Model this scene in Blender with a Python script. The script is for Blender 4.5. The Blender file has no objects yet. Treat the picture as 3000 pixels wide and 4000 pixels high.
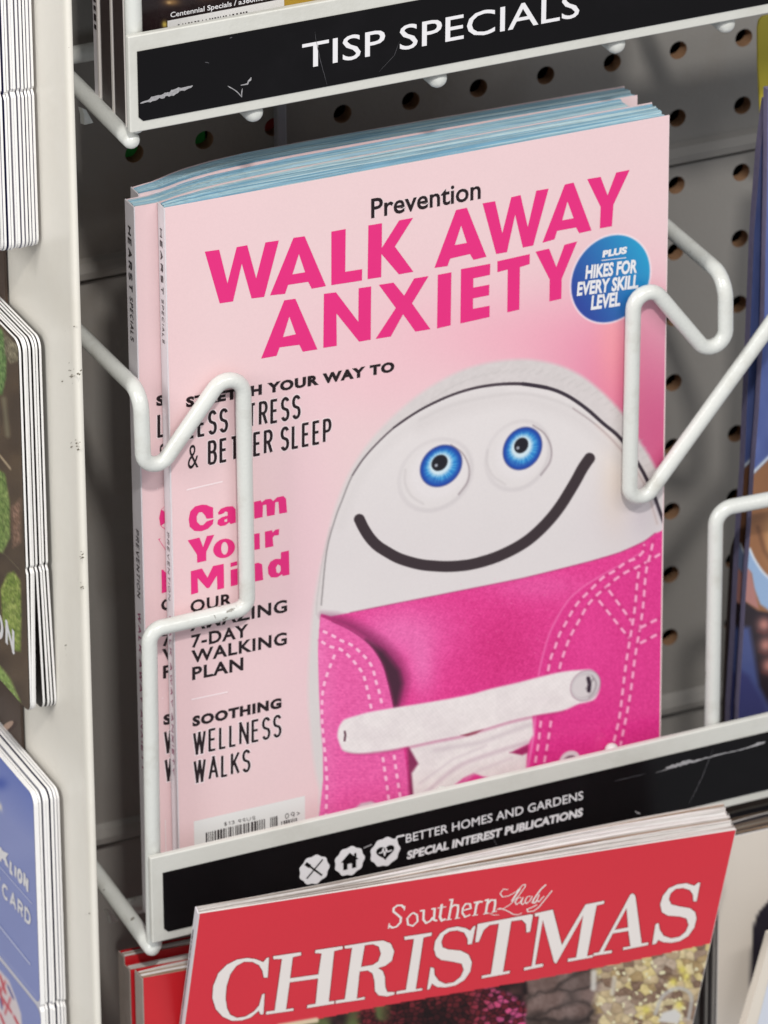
import bpy, bmesh, math, random
import numpy as np
from mathutils import Matrix, Vector
from mathutils.geometry import tessellate_polygon
random.seed(7); rng = np.random.default_rng(7)
sc = bpy.context.scene; col = sc.collection

# ------------------------------------------------------------------ camera
PSI, TH, ROLL, FPX = math.radians(24.65225987), math.radians(26.8621023), math.radians(-0.38414591), 26320.0578
TV = np.array([-.0897728581, .128937758, 2.42288222])
def camrot():
    f = np.array([math.sin(PSI)*math.cos(TH), math.cos(PSI)*math.cos(TH), -math.sin(TH)])
    r = np.array([math.cos(PSI), -math.sin(PSI), 0.]); u = np.cross(r, f)
    r2 = r*math.cos(ROLL)+u*math.sin(ROLL); u2 = -r*math.sin(ROLL)+u*math.cos(ROLL)
    return np.array([r2, u2, f])
M = camrot(); CAM = -M.T@TV
cd = bpy.data.cameras.new('camera'); cam = bpy.data.objects.new('camera', cd); col.objects.link(cam)
R, U_, F_ = [Vector(v) for v in M]
cam.matrix_world = Matrix(((R.x, U_.x, -F_.x, CAM[0]), (R.y, U_.y, -F_.y, CAM[1]), (R.z, U_.z, -F_.z, CAM[2]), (0, 0, 0, 1)))
cd.sensor_fit = 'HORIZONTAL'; cd.sensor_width = 36; cd.lens = FPX/3000*36; cd.clip_start = .05; cd.clip_end = 50
cd.dof.use_dof = True; cd.dof.focus_distance = 2.31; cd.dof.aperture_fstop = 28
sc.camera = cam

# ------------------------------------------------------------------ light (shop ceiling fluorescents)
w = bpy.data.worlds.new('World'); sc.world = w; w.use_nodes = True
w.node_tree.nodes['Background'].inputs[0].default_value = (.92, .95, 1, 1)
w.node_tree.nodes['Background'].inputs[1].default_value = .47
def area(name, loc, target, sx, sy, power, colr):
    l = bpy.data.lights.new(name, 'AREA'); l.shape = 'RECTANGLE'; l.size = sx; l.size_y = sy; l.energy = power; l.color = colr
    o = bpy.data.objects.new(name, l); col.objects.link(o); o.location = loc
    o.rotation_euler = (Vector(target)-Vector(loc)).to_track_quat('-Z', 'Y').to_euler(); return o
area('ceiling_lamp', (-.50, -1.75, 1.75), (.08, -.05, -.1), .15, .12, 36, (1, .975, .935))
area('ceiling_lamp_far', (.9, -2.6, 2.2), (.08, -.05, -.1), 1.6, .3, 26, (1, .98, .95))
area('ceiling_lamp_left', (-2.9, -1.0, 1.6), (-.05, -.08, -.1), .5, 1.8, 54, (1, .99, .97))
sc.view_settings.view_transform = 'Standard'; sc.view_settings.look = 'None'
sc.view_settings.exposure = 0; sc.view_settings.gamma = 1

# ------------------------------------------------------------------ pixel -> place helpers
def ray(x, y): return M.T@np.array([(x-1500)/FPX, -(y-2000)/FPX, 1.])
class Pl:
    """a real plane of the place: o origin, n normal (toward the viewer)"""
    def __init__(s, o, n):
        s.o = np.array(o, float); n = np.array(n, float); s.n = n/np.linalg.norm(n)
        if s.n@(CAM-s.o) < 0: s.n = -s.n
    def at(s, x, y, off=0.):
        r = ray(x, y); t = ((s.o-CAM)@s.n)/(r@s.n); return CAM+r*t+s.n*off
def PY(Y): return Pl((0, Y, 0), (0, 1, 0))
def PX(X): return Pl((X, 0, 0), (1, 0, 0))
def proj(W):
    q = W@M.T+TV; return 1500+FPX*q[..., 0]/q[..., 2], 2000-FPX*q[..., 1]/q[..., 2]
KALB = 1.0
def lin(c):
    c = np.asarray(c, float)/255.; return np.where(c <= .04045, c/12.92, ((c+.055)/1.055)**2.4)*KALB

# ------------------------------------------------------------------ materials
MATS = {}
def mat(name, rgb, rough=.5, var=.06, scale=60, bump=0., bscale=400, metal=0, spec=.5, coat=0., stretch=None, dirt=None, dscale=8, chips=None):
    if name in MATS: return MATS[name]
    m = bpy.data.materials.new(name); m.use_nodes = True; nt = m.node_tree; N = nt.nodes; L = nt.links
    b = N['Principled BSDF']; c = lin(rgb)
    tc = N.new('ShaderNodeTexCoord'); mp = N.new('ShaderNodeMapping'); L.new(tc.outputs['Object'], mp.inputs[0])
    if stretch: mp.inputs['Scale'].default_value = stretch
    no = N.new('ShaderNodeTexNoise'); no.inputs['Scale'].default_value = scale; no.inputs['Detail'].default_value = 6
    L.new(mp.outputs[0], no.inputs['Vector'])
    mx = N.new('ShaderNodeMix'); mx.data_type = 'RGBA'
    mx.inputs[6].default_value = (*(c*(1-var)), 1); mx.inputs[7].default_value = (*np.minimum(c*(1+var), 1), 1)
    L.new(no.outputs[0], mx.inputs[0]); out = mx.outputs[2]
    if dirt:
        n2 = N.new('ShaderNodeTexNoise'); n2.inputs['Scale'].default_value = dscale; n2.inputs['Detail'].default_value = 9; n2.inputs['Roughness'].default_value = .65
        L.new(tc.outputs['Object'], n2.inputs['Vector'])
        rp = N.new('ShaderNodeValToRGB'); rp.color_ramp.elements[0].position = .52; rp.color_ramp.elements[1].position = .78
        rp.color_ramp.elements[1].color = (.5, .5, .5, 1)
        L.new(n2.outputs[0], rp.inputs[0]); m2 = N.new('ShaderNodeMix'); m2.data_type = 'RGBA'
        L.new(rp.outputs[0], m2.inputs[0]); L.new(out, m2.inputs[6]); m2.inputs[7].default_value = (*lin(dirt), 1); out = m2.outputs[2]
    if chips:
        n4 = N.new('ShaderNodeTexNoise'); n4.inputs['Scale'].default_value = 330; n4.inputs['Detail'].default_value = 4; L.new(tc.outputs['Object'], n4.inputs['Vector'])
        n5 = N.new('ShaderNodeTexNoise'); n5.inputs['Scale'].default_value = 26; L.new(tc.outputs['Object'], n5.inputs['Vector'])
        ml = N.new('ShaderNodeMath'); ml.operation = 'MULTIPLY'; L.new(n4.outputs[0], ml.inputs[0]); L.new(n5.outputs[0], ml.inputs[1])
        r2 = N.new('ShaderNodeValToRGB'); r2.color_ramp.elements[0].position = .43; r2.color_ramp.elements[1].position = .455; r2.color_ramp.elements[1].color = (.8, .8, .8, 1); L.new(ml.outputs[0], r2.inputs[0])
        m3 = N.new('ShaderNodeMix'); m3.data_type = 'RGBA'; L.new(r2.outputs[0], m3.inputs[0]); L.new(out, m3.inputs[6]); m3.inputs[7].default_value = (*lin(chips), 1); out = m3.outputs[2]
    L.new(out, b.inputs['Base Color'])
    b.inputs['Roughness'].default_value = rough; b.inputs['Metallic'].default_value = metal
    b.inputs['Specular IOR Level'].default_value = spec; b.inputs['Coat Weight'].default_value = coat; b.inputs['Coat Roughness'].default_value = .12
    if bump:
        n3 = N.new('ShaderNodeTexNoise'); n3.inputs['Scale'].default_value = bscale; n3.inputs['Detail'].default_value = 3
        L.new(mp.outputs[0], n3.inputs['Vector']); bp = N.new('ShaderNodeBump'); bp.inputs['Strength'].default_value = bump; bp.inputs['Distance'].default_value = .001
        L.new(n3.outputs[0], bp.inputs['Height']); L.new(bp.outputs[0], b.inputs['Normal'])
    MATS[name] = m; return m
def printmat(name='printed_cover', rough=.27, spec=.4):
    if name in MATS: return MATS[name]
    m = bpy.data.materials.new(name); m.use_nodes = True; nt = m.node_tree; N = nt.nodes; L = nt.links; b = N['Principled BSDF']
    a = N.new('ShaderNodeAttribute'); a.attribute_name = 'print'
    tc = N.new('ShaderNodeTexCoord'); no = N.new('ShaderNodeTexNoise'); no.inputs['Scale'].default_value = 1500; L.new(tc.outputs['Object'], no.inputs[0])
    mr = N.new('ShaderNodeMapRange'); mr.inputs[3].default_value = .965; mr.inputs[4].default_value = 1.035; L.new(no.outputs[0], mr.inputs[0])
    vm = N.new('ShaderNodeVectorMath'); vm.operation = 'SCALE'; L.new(a.outputs['Color'], vm.inputs[0]); L.new(mr.outputs[0], vm.inputs['Scale'])
    L.new(vm.outputs[0], b.inputs['Base Color']); b.inputs['Roughness'].default_value = rough; b.inputs['Specular IOR Level'].default_value = spec
    n2 = N.new('ShaderNodeTexNoise'); n2.inputs['Scale'].default_value = 14; L.new(tc.outputs['Object'], n2.inputs[0])
    bp = N.new('ShaderNodeBump'); bp.inputs['Strength'].default_value = .3; bp.inputs['Distance'].default_value = .003
    L.new(n2.outputs[0], bp.inputs['Height']); L.new(bp.outputs[0], b.inputs['Normal'])
    MATS[name] = m; return m
INK = dict(rough=.36, spec=.35, var=.03)
m_wire = mat('white_powder_coat', (210, 211, 206), .22, .03, 40, bump=.15, bscale=900, dirt=(170, 164, 150), dscale=70, chips=(104, 96, 84))
m_frame = mat('white_steel_sheet', (206, 205, 198), .34, .03, 50, bump=.1, bscale=700, dirt=(178, 175, 165), dscale=36)
m_label = mat('black_label', (12, 10, 12), .24, .12, 60, dirt=(26, 24, 27), dscale=24, spec=.2)
m_peg = mat('grey_board_paint', (138, 134, 129), .5, .06, 30, bump=.1, bscale=500, dirt=(124, 112, 98), dscale=12)
m_bore = mat('brown_fibreboard', (142, 110, 84), .9, .2, 400, spec=.1)
m_dark = mat('dark_void', (34, 27, 24), .9, .2, 40, spec=.05)
m_panel = mat('cream_panel_paint', (227, 222, 211), .28, .02, 15, bump=.06, bscale=300, dirt=(208, 200, 184), dscale=10, spec=.5)
m_cardedge = mat('white_card_edge', (246, 244, 242), .6, .04, 300)
m_pale = mat('pale_card_print', (206, 204, 212), .5, .05, 60)
m_navy = mat('navy_card_print', (44, 44, 92), .4, .1, 60)
m_dkbrown = mat('dark_brown_card_print', (44, 36, 32), .4, .1, 60)
m_ink_pink = mat('pink_ink', (225, 44, 124), **INK)
m_ink_black = mat('black_ink', (32, 18, 22), **INK)
m_ink_white = mat('white_ink', (228, 226, 228), rough=.4, var=.02, spec=.3)
m_spine = mat('pale_spine_paper', (216, 210, 214), .45, .04, 200)
m_paper = mat('white_paper', (226, 219, 214), .6, .03, 200)
m_scratch = mat('scratch_white', (158, 156, 158), .6, .55, 1500)
m_scratch2 = mat('scratch_faint', (78, 76, 80), .6, .25, 900)
m_halo = mat('light_pink_halo', (243, 224, 226), **INK)
m_plastic = mat('cloudy_plastic', (150, 138, 130), .25, .15, 150, spec=.6)

# ------------------------------------------------------------------ mesh helpers
def tag(o, label=None, cat=None, group=None, kind=None):
    if label: o['label'] = label
    if cat: o['category'] = cat
    if group: o['group'] = group
    if kind: o['kind'] = kind
    return o
def empty(name, loc, label, cat, group=None):
    o = bpy.data.objects.new(name, None); col.objects.link(o); o.location = loc; o.empty_display_size = .02
    bpy.context.view_layer.update(); return tag(o, label, cat, group)
class MB:
    def __init__(s): s.v = []; s.f = []
    def quad(s, *p):
        i = len(s.v); s.v += [tuple(q) for q in p]; s.f.append(tuple(range(i, i+len(p))))
    def add(s, vs, fs):
        i = len(s.v); s.v += [tuple(q) for q in vs]; s.f += [tuple(k+i for k in f) for f in fs]
    def box(s, c, d, ax=None):
        c = np.array(c, float); d = np.array(d, float)/2
        ax = np.eye(3) if ax is None else np.array(ax)
        vs = [c+ax[0]*d[0]*i+ax[1]*d[1]*j+ax[2]*d[2]*k for i in (-1, 1) for j in (-1, 1) for k in (-1, 1)]
        s.add(vs, [(0, 1, 3, 2), (4, 6, 7, 5), (0, 4, 5, 1), (2, 3, 7, 6), (0, 2, 6, 4), (1, 5, 7, 3)])
    def prism(s, loops, a, b):
        """loops of 3D points (outer, holes); extruded by vectors a (front) and b (back)"""
        tri = tessellate_polygon([[Vector(p) for p in l] for l in loops]); flat = [np.array(p) for l in loops for p in l]; n = len(flat)
        s.add([p+a for p in flat]+[p+b for p in flat], list(tri)+[tuple(n+k for k in reversed(t)) for t in tri])
        base = len(s.v)-2*n; k = 0
        for l in loops:
            m_ = len(l)
            for i in range(m_):
                j = (i+1) % m_; s.f.append((base+k+i, base+k+j, base+n+k+j, base+n+k+i))
            k += m_
    def flat(s, loops):
        tri = tessellate_polygon([[Vector(p) for p in l] for l in loops]); s.add([p for l in loops for p in l], tri)
    def build(s, name, m, parent=None, smooth=False, bevel=0., bseg=2):
        me = bpy.data.meshes.new(name); me.from_pydata([tuple(map(float, v)) for v in s.v], [], s.f)
        if bevel or smooth:
            bm = bmesh.new(); bm.from_mesh(me); bmesh.ops.remove_doubles(bm, verts=bm.verts, dist=1e-6)
            bmesh.ops.recalc_face_normals(bm, faces=bm.faces); bm.to_mesh(me); bm.free()
        return link(me, name, m, parent, smooth, bevel, bseg)
def link(me, name, m, parent=None, smooth=False, bevel=0., bseg=2):
    for mm in (m if isinstance(m, (list, tuple)) else [m]): me.materials.append(mm)
    o = bpy.data.objects.new(name, me); col.objects.link(o)
    if smooth:
        for p in me.polygons: p.use_smooth = True
    if bevel:
        md = o.modifiers.new('bevel', 'BEVEL'); md.width = bevel; md.segments = bseg; md.limit_method = 'ANGLE'; md.harden_normals = True
        for p in me.polygons: p.use_smooth = True
    if parent:
        o.parent = parent; o.matrix_parent_inverse = parent.matrix_world.inverted()
    return o
def fillet(pts, r, n=7):
    pts = [np.array(p, float) for p in pts]; out = [pts[0]]
    rr = r if isinstance(r, (list, tuple)) else [r]*len(pts)
    for i in range(1, len(pts)-1):
        p = pts[i]; a = pts[i-1]-p; b = pts[i+1]-p; la = np.linalg.norm(a); lb = np.linalg.norm(b); a /= la; b /= lb
        h = math.acos(max(-1, min(1, a@b)))/2; t = min(rr[i]/math.tan(h), la*.48, lb*.48); rad = t*math.tan(h)
        c = p+(a+b)/np.linalg.norm(a+b)*rad/math.sin(h); s0 = p+a*t-c; s1 = p+b*t-c
        ang = math.acos(max(-1, min(1, (s0@s1)/rad**2)))
        for k in range(n+1):
            x = k/n; out.append(c+(s0*math.sin((1-x)*ang)+s1*math.sin(x*ang))/math.sin(ang))
    out.append(pts[-1]); return out
def tube(mb, pts, r, n=14, cap=True):
    pts = [np.array(p, float) for p in pts]; N = len(pts); T = []
    for i in range(N):
        d = pts[min(i+1, N-1)]-pts[max(i-1, 0)]; T.append(d/np.linalg.norm(d))
    up = np.array([0, 0, 1.]) if abs(T[0][2]) < .9 else np.array([1., 0, 0]); nx = np.cross(T[0], up); nx /= np.linalg.norm(nx); rings = []
    for i in range(N):
        nx = nx-T[i]*(nx@T[i]); nx /= np.linalg.norm(nx); ny = np.cross(T[i], nx)
        rings.append((pts[i], nx.copy(), ny))
    vs = []
    def ring(c, nx, ny, rad): vs.extend([c+(nx*math.cos(2*math.pi*k/n)+ny*math.sin(2*math.pi*k/n))*rad for k in range(n)])
    if cap:
        for a in (70, 45, 20): ring(rings[0][0]-T[0]*r*math.sin(math.radians(a)), rings[0][1], rings[0][2], r*math.cos(math.radians(a)))
    for c, a, b in rings: ring(c, a, b, r)
    if cap:
        for a in (20, 45, 70): ring(rings[-1][0]+T[-1]*r*math.sin(math.radians(a)), rings[-1][1], rings[-1][2], r*math.cos(math.radians(a)))
    m_ = len(vs)//n; fs = [(i*n+k, i*n+(k+1) % n, (i+1)*n+(k+1) % n, (i+1)*n+k) for i in range(m_-1) for k in range(n)]
    fs += [tuple(range(n-1, -1, -1)), tuple(range((m_-1)*n, m_*n))]; mb.add(vs, fs)

# ------------------------------------------------------------------ lettering
def arc(cx, cy, rx, ry, a0, a1, n=9):
    return [(cx+rx*math.cos(math.radians(a0+(a1-a0)*i/n)), cy+ry*math.sin(math.radians(a0+(a1-a0)*i/n))) for i in range(n+1)]
_O = arc(.5, .5, .5, .5, 90, 450, 24)
_S = arc(.5, .75, .5, .25, 25, 235, 13)+arc(.5, .25, .5, .25, 55, -155, 13)
G = {'A': (.82, [[(0, 0), (.5, 1), (1, 0)], [(.2, .33), (.8, .33)]]),
 'B': (.66, [[(0, 0), (0, 1), (.55, 1)]+arc(.55, .76, .4, .24, 90, -90, 8)+[(0, .52)], [(.55, .52)]+arc(.6, .26, .4, .26, 90, -90, 8)+[(0, 0)]]),
 'C': (.8, [arc(.55, .5, .55, .5, 48, 312, 18)]), 'D': (.74, [[(0, 0), (0, 1), (.4, 1)]+arc(.4, .5, .6, .5, 90, -90, 12)+[(0, 0)]]),
 'E': (.56, [[(1, 1), (0, 1), (0, 0), (1, 0)], [(0, .52), (.9, .52)]]), 'F': (.54, [[(1, 1), (0, 1), (0, 0)], [(0, .5), (.88, .5)]]),
 'G': (.86, [arc(.52, .5, .52, .5, 48, 340, 20)+[(1, .45), (.6, .45)]]), 'H': (.72, [[(0, 0), (0, 1)], [(1, 0), (1, 1)], [(0, .52), (1, .52)]]),
 'I': (.0, [[(0, 0), (0, 1)]]), 'K': (.7, [[(0, 0), (0, 1)], [(1, 1), (.08, .42)], [(.34, .58), (1, 0)]]),
 'L': (.52, [[(0, 1), (0, 0), (1, 0)]]), 'M': (.9, [[(0, 0), (.06, 1), (.5, .15), (.94, 1), (1, 0)]]), 'N': (.74, [[(0, 0), (0, 1), (1, 0), (1, 1)]]),
 'O': (.84, [_O]), 'P': (.62, [[(0, 0), (0, 1), (.55, 1)]+arc(.58, .74, .42, .26, 90, -90, 8)+[(0, .48)]]),
 'R': (.66, [[(0, 0), (0, 1), (.55, 1)]+arc(.56, .75, .42, .25, 90, -90, 8)+[(0, .5)], [(.5, .5), (1, 0)]]),
 'S': (.62, [_S]), 'T': (.66, [[(0, 1), (1, 1)], [(.5, 1), (.5, 0)]]),
 'U': (.72, [[(0, 1), (0, .32)]+arc(.5, .32, .5, .32, 180, 360, 10)+[(1, 1)]]), 'V': (.78, [[(0, 1), (.5, 0), (1, 1)]]),
 'W': (1.05, [[(0, 1), (.26, 0), (.5, .95), (.74, 0), (1, 1)]]), 'Y': (.74, [[(0, 1), (.5, .45), (1, 1)], [(.5, .45), (.5, 0)]]),
 'X': (.74, [[(0, 1), (1, 0)], [(1, 1), (0, 0)]]),
 'Z': (.7, [[(0, 1), (1, 1), (0, 0), (1, 0)]]), '7': (.62, [[(0, 1), (1, 1), (.35, 0)]]), '-': (.34, [[(0, .4), (1, .4)]]),
 '0': (.5, [_O]), '9': (.5, [arc(.5, .68, .48, .32, 0, 360, 14), arc(.5, .5, .48, .5, 0, -80, 6)]), '>': (.4, [[(0, .8), (1, .5), (0, .2)]]),
 '1': (.25, [[(0, .75), (.9, 1), (.9, 0)]]), '3': (.5, [arc(.4, .75, .55, .25, 150, -80, 9)+arc(.4, .26, .6, .26, 80, -150, 9)]), '$': (.5, [_S, [(.5, 1.1), (.5, -.1)]]),
 '.': (.02, [[(0, 0), (0, .04)]]), '/': (.45, [[(0, -.1), (1, 1.1)]]),
 'a': (.52, [arc(.5, .18, .5, .18, 0, 360, 14), [(1, 0), (1, .4)]+arc(.52, .42, .48, .2, 0, 160, 7)]), 'l': (0, [[(0, 0), (0, 1)]]),
 'm': (1.02, [[(0, 0), (0, .64)], [(0, .4)]+arc(.25, .4, .25, .22, 180, 0, 8)+[(.5, 0)], [(.5, .4)]+arc(.75, .4, .25, .22, 180, 0, 8)+[(1, 0)]]),
 'o': (.6, [arc(.5, .31, .5, .31, 90, 450, 18)]), 'u': (.5, [[(0, .62), (0, .26)]+arc(.5, .26, .5, .26, 180, 350, 8), [(1, .64), (1, 0)]]),
 'r': (.34, [[(0, 0), (0, .64)], [(0, .34)]+arc(.62, .34, .62, .27, 180, 80, 5)+[(1, .6)]]), 'i': (0, [[(0, 0), (0, .62)], [(0, .96), (0, 1.02)]]),
 'n': (.5, [[(0, 0), (0, .64)], [(0, .38)]+arc(.5, .38, .5, .24, 180, 0, 8)+[(1, 0)]]), 'd': (.56, [arc(.5, .31, .5, .31, 0, 360, 16), [(1, 0), (1, 1)]]),
 '&': (.78, [[(1, .0), (.2, .72)]+arc(.42, .8, .24, .2, 200, -20, 7)+[(.1, .38)]+arc(.38, .24, .38, .24, 160, 300, 7)+[(1, .42)]])}
def ribbon(mb, P, w, n, off, rnd=False):
    """P 3D polyline lying on a plane with normal n; constant width w, mitred"""
    P = [np.array(p, float) for p in P]; closed = np.linalg.norm(P[0]-P[-1]) < 1e-7
    if not closed:      # a sharp turn: split there and let the two strokes run a little past the point
        for i in range(1, len(P)-1):
            a = P[i]-P[i-1]; b = P[i+1]-P[i]; a = a/(np.linalg.norm(a)+1e-12); b = b/(np.linalg.norm(b)+1e-12)
            if a@b < .15:
                ribbon(mb, P[:i]+[P[i]+a*w*.30*(1-min(0, a@b))], w, n, off, rnd); ribbon(mb, [P[i]-b*w*.30*(1-min(0, a@b))]+P[i+1:], w, n, off+3e-6, rnd); return
    if closed: P = P[:-1]
    N = len(P); L_ = []; R_ = []
    for i in range(N):
        a = P[i]-P[i-1] if (closed or i > 0) else P[1]-P[0]
        b = P[(i+1) % N]-P[i] if (closed or i < N-1) else P[-1]-P[-2]
        a = a/(np.linalg.norm(a)+1e-12); b = b/(np.linalg.norm(b)+1e-12)
        na = np.cross(n, a); nb = np.cross(n, b); m_ = na+nb; l = np.linalg.norm(m_)
        m_ = na if l < .05 else m_/l; k = min(1/max(.3, m_@na), 2.4); L_.append(P[i]+m_*w/2*k+n*off); R_.append(P[i]-m_*w/2*k+n*off)
    i0 = len(mb.v); mb.v += [tuple(p) for p in L_+R_]
    for i in range(N if closed else N-1):
        j = (i+1) % N; mb.f.append((i0+i, i0+j, i0+N+j, i0+N+i))
    if rnd and not closed:
        for e, q in ((0, P[0]-P[1]), (N-1, P[-1]-P[-2])):
            q = q/np.linalg.norm(q); s_ = np.cross(n, q)
            mb.quad(*[P[e]+n*off+(q*math.cos(t)+s_*math.sin(t))*w/2 for t in np.linspace(-math.pi/2, math.pi/2, 8)])
def letters(mb, pl, txt, bl, br, tl, pen=.14, off=.00012, gap=.2, slant=0., space=.8, rnd=False, grow=0.):
    """stroke lettering between pixel points bl-br (baseline) with cap top at tl"""
    A = pl.at(*bl); U = pl.at(*br)-A; V = pl.at(*tl)-A; LU = np.linalg.norm(U); H = np.linalg.norm(V); u = U/LU; v = V/H
    if abs(slant) < 10: v0 = v
    p = pen*H; tot = 0
    for i, ch in enumerate(txt):
        tot += space if ch == ' ' else G[ch][0]
        if i < len(txt)-1 and ch != ' ' and txt[i+1] != ' ': tot += gap
    npen = sum(1 for ch in txt if ch != ' ')
    k = (LU-npen*p)/tot; x = 0; o = off
    for i, ch in enumerate(txt):
        if ch == ' ': x += space*k; continue
        wd = G[ch][0]*k
        for st in G[ch][1]:
            P = [A+u*(x+p/2+a*wd+slant*H*b)+v*(p/2+b*(H-p)) for a, b in st]
            ribbon(mb, P, p+grow, pl.n, o, rnd); o += 4e-6
        x += wd+p+(gap*k if i < len(txt)-1 and txt[i+1] != ' ' else 0)
        if o > off+4e-5: o = off
_cap = [None]
def bfont(mb, pl, txt, bl, br, tl, bold=0., off=.00012, shear=0., sp=1.):
    def geo(t):
        c = bpy.data.curves.new('t', 'FONT'); c.body = t; c.fill_mode = 'FRONT'; c.offset = bold; c.space_character = sp; c.shear = shear; c.resolution_u = 3
        o = bpy.data.objects.new('t', c); col.objects.link(o); bpy.context.view_layer.update()
        e = o.evaluated_get(bpy.context.evaluated_depsgraph_get()); me = e.to_mesh()
        V_ = np.array([q.co[:2] for q in me.vertices]); F = [tuple(q.vertices) for q in me.polygons]; e.to_mesh_clear()
        bpy.data.objects.remove(o); bpy.data.curves.remove(c); return V_, F
    V_, F = geo(txt); H_, _ = geo('H'); cap = H_[:, 1].max(); y0 = H_[:, 1].min()
    A = pl.at(*bl); U = pl.at(*br)-A; V = pl.at(*tl)-A; x0, x1 = V_[:, 0].min(), V_[:, 0].max()
    mb.add([A+U*(a-x0)/(x1-x0)+V*(b-y0)/(cap-y0)+pl.n*off for a, b in V_], F)
def polys(mb, pl, loops, off=.00012):
    mb.flat([[pl.at(x, y, off) for x, y in l] for l in loops])
def zc(pts, ox, oy, s): return [(ox+x/s, oy+y/s) for x, y in pts]
def strokepx(mb, pl, pts, wpx, off=.00014, rnd=True):
    ribbon(mb, [pl.at(*p) for p in pts], wpx/10300., pl.n, off, rnd)

# ------------------------------------------------------------------ painted print (flat print on paper) helpers
def bb(x, y, pts, m_):
    p = np.array(pts); return (x > p[:, 0].min()-m_) & (x < p[:, 0].max()+m_) & (y > p[:, 1].min()-m_) & (y < p[:, 1].max()+m_)
def dline(x, y, pts):
    """distance to polyline, arclength at nearest point"""
    d = np.full(x.shape, 1e9); s = np.zeros(x.shape); L_ = 0
    for a, b in zip(pts[:-1], pts[1:]):
        vx, vy = b[0]-a[0], b[1]-a[1]; l = math.hypot(vx, vy)+1e-9; t = np.clip(((x-a[0])*vx+(y-a[1])*vy)/l**2, 0, 1)
        q = np.hypot(x-a[0]-t*vx, y-a[1]-t*vy); k = q < d; d = np.where(k, q, d); s = np.where(k, L_+t*l, s); L_ += l
    return d, s
def inside(x, y, pts):
    c = np.zeros(x.shape, bool); n = len(pts)
    for i in range(n):
        (x1, y1), (x2, y2) = pts[i], pts[(i+1) % n]
        if y1 == y2: continue
        c ^= ((y1 > y) != (y2 > y)) & (x < (x2-x1)*(y-y1)/(y2-y1)+x1)
    return c
class Paint:
    def __init__(s, x, y, c): s.x = x; s.y = y; s.c = np.zeros(x.shape+(3,))+np.array(c, float)
    def mixm(s, k, c, a):
        a = np.clip(a, 0, 1)[..., None]; s.c[k] = s.c[k]*(1-a)+np.array(c, float)*a
    def all(s, c, a): s.c = s.c*(1-np.clip(a, 0, 1)[..., None])+np.array(c, float)*np.clip(a, 0, 1)[..., None]
    def poly(s, pts, c, soft=3., a=1.):
        k = bb(s.x, s.y, pts, soft*2); x = s.x[k]; y = s.y[k]; d, _ = dline(x, y, list(pts)+[pts[0]]); sd = np.where(inside(x, y, pts), -d, d)
        m_ = np.clip(.5-sd/(2*soft), 0, 1)*a
        if callable(c): c = c(x, y)
        s.mixm(k, c, m_)
    def line(s, pts, w, c, soft=2.5, a=1., dash=None, wend=None):
        if len(pts) > 3: pts = sm(pts, 4)
        k = bb(s.x, s.y, pts, w+soft*3); x = s.x[k]; y = s.y[k]; d, t = dline(x, y, pts)
        if wend is not None:
            L_ = sum(math.hypot(b[0]-a_[0], b[1]-a_[1]) for a_, b in zip(pts[:-1], pts[1:])); w = w+(wend-w)*t/L_
        m_ = np.clip(.5-(d-w/2)/(2*soft), 0, 1)*a
        if dash: ph = (t % dash[0])/dash[0]; m_ = m_*np.clip((dash[1]-np.abs(ph-.5))*8, 0, 1)
        s.mixm(k, c, m_)
    def blob(s, cx, cy, rx, ry, c, a=1., rot=0., pw=1.):
        ca, sa = math.cos(rot), math.sin(rot); dx = s.x-cx; dy = s.y-cy
        q = ((dx*ca+dy*sa)/rx)**2+((-dx*sa+dy*ca)/ry)**2; s.all(c, np.exp(-q*pw)*a)
    def ell(s, cx, cy, r, c, soft=3., a=1., sx=1.): # circle lying on the cover (px sheared like the cover)
        dx = (s.x-cx)/1.0; dy = (s.y-cy)+.2*dx; d = np.hypot(dx/sx, dy)-r; s.all(c, np.clip(.5-d/(2*soft), 0, 1)*a)
def vnoise(x, y, sc_, seed=0):
    r = np.random.default_rng(seed); g = r.random((97, 97)); X = x/sc_; Y = y/sc_; i = np.floor(X).astype(int); j = np.floor(Y).astype(int); fx = X-i; fy = Y-j
    fx = fx*fx*(3-2*fx); fy = fy*fy*(3-2*fy); i %= 96; j %= 96
    return g[i, j]*(1-fx)*(1-fy)+g[i+1, j]*fx*(1-fy)+g[i, j+1]*(1-fx)*fy+g[i+1, j+1]*fx*fy
def worley(x, y, sx, sy, seed=0):
    rr = np.random.default_rng(seed); G1 = rr.random((64, 64, 3)); X = x/sx; Y = y/sy; i = np.floor(X).astype(int); j = np.floor(Y).astype(int)
    f1 = np.full(x.shape, 9.); f2 = np.full(x.shape, 9.); cid = np.zeros(x.shape)
    for di in (-1, 0, 1):
        for dj in (-1, 0, 1):
            q = G1[(i+di) % 64, (j+dj) % 64]; d = np.hypot(i+di+q[..., 0]-X, j+dj+q[..., 1]-Y); k = d < f1
            f2 = np.where(k, f1, np.minimum(f2, d)); cid = np.where(k, q[..., 2], cid); f1 = np.where(k, d, f1)
    return f1, f2-f1, cid
def sm(pts, n=5):
    p = [np.array(q, float) for q in pts]; p = [2*p[0]-p[1]]+p+[2*p[-1]-p[-2]]; out = []
    for k in range(1, len(p)-2):
        for t in np.arange(n)/n: out.append(tuple(.5*(2*p[k]+(p[k+1]-p[k-1])*t+(2*p[k-1]-5*p[k]+4*p[k+1]-p[k+2])*t*t+(3*p[k]-p[k-1]-3*p[k+1]+p[k+2])*t**3)))
    return out+[tuple(p[-2])]
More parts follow.
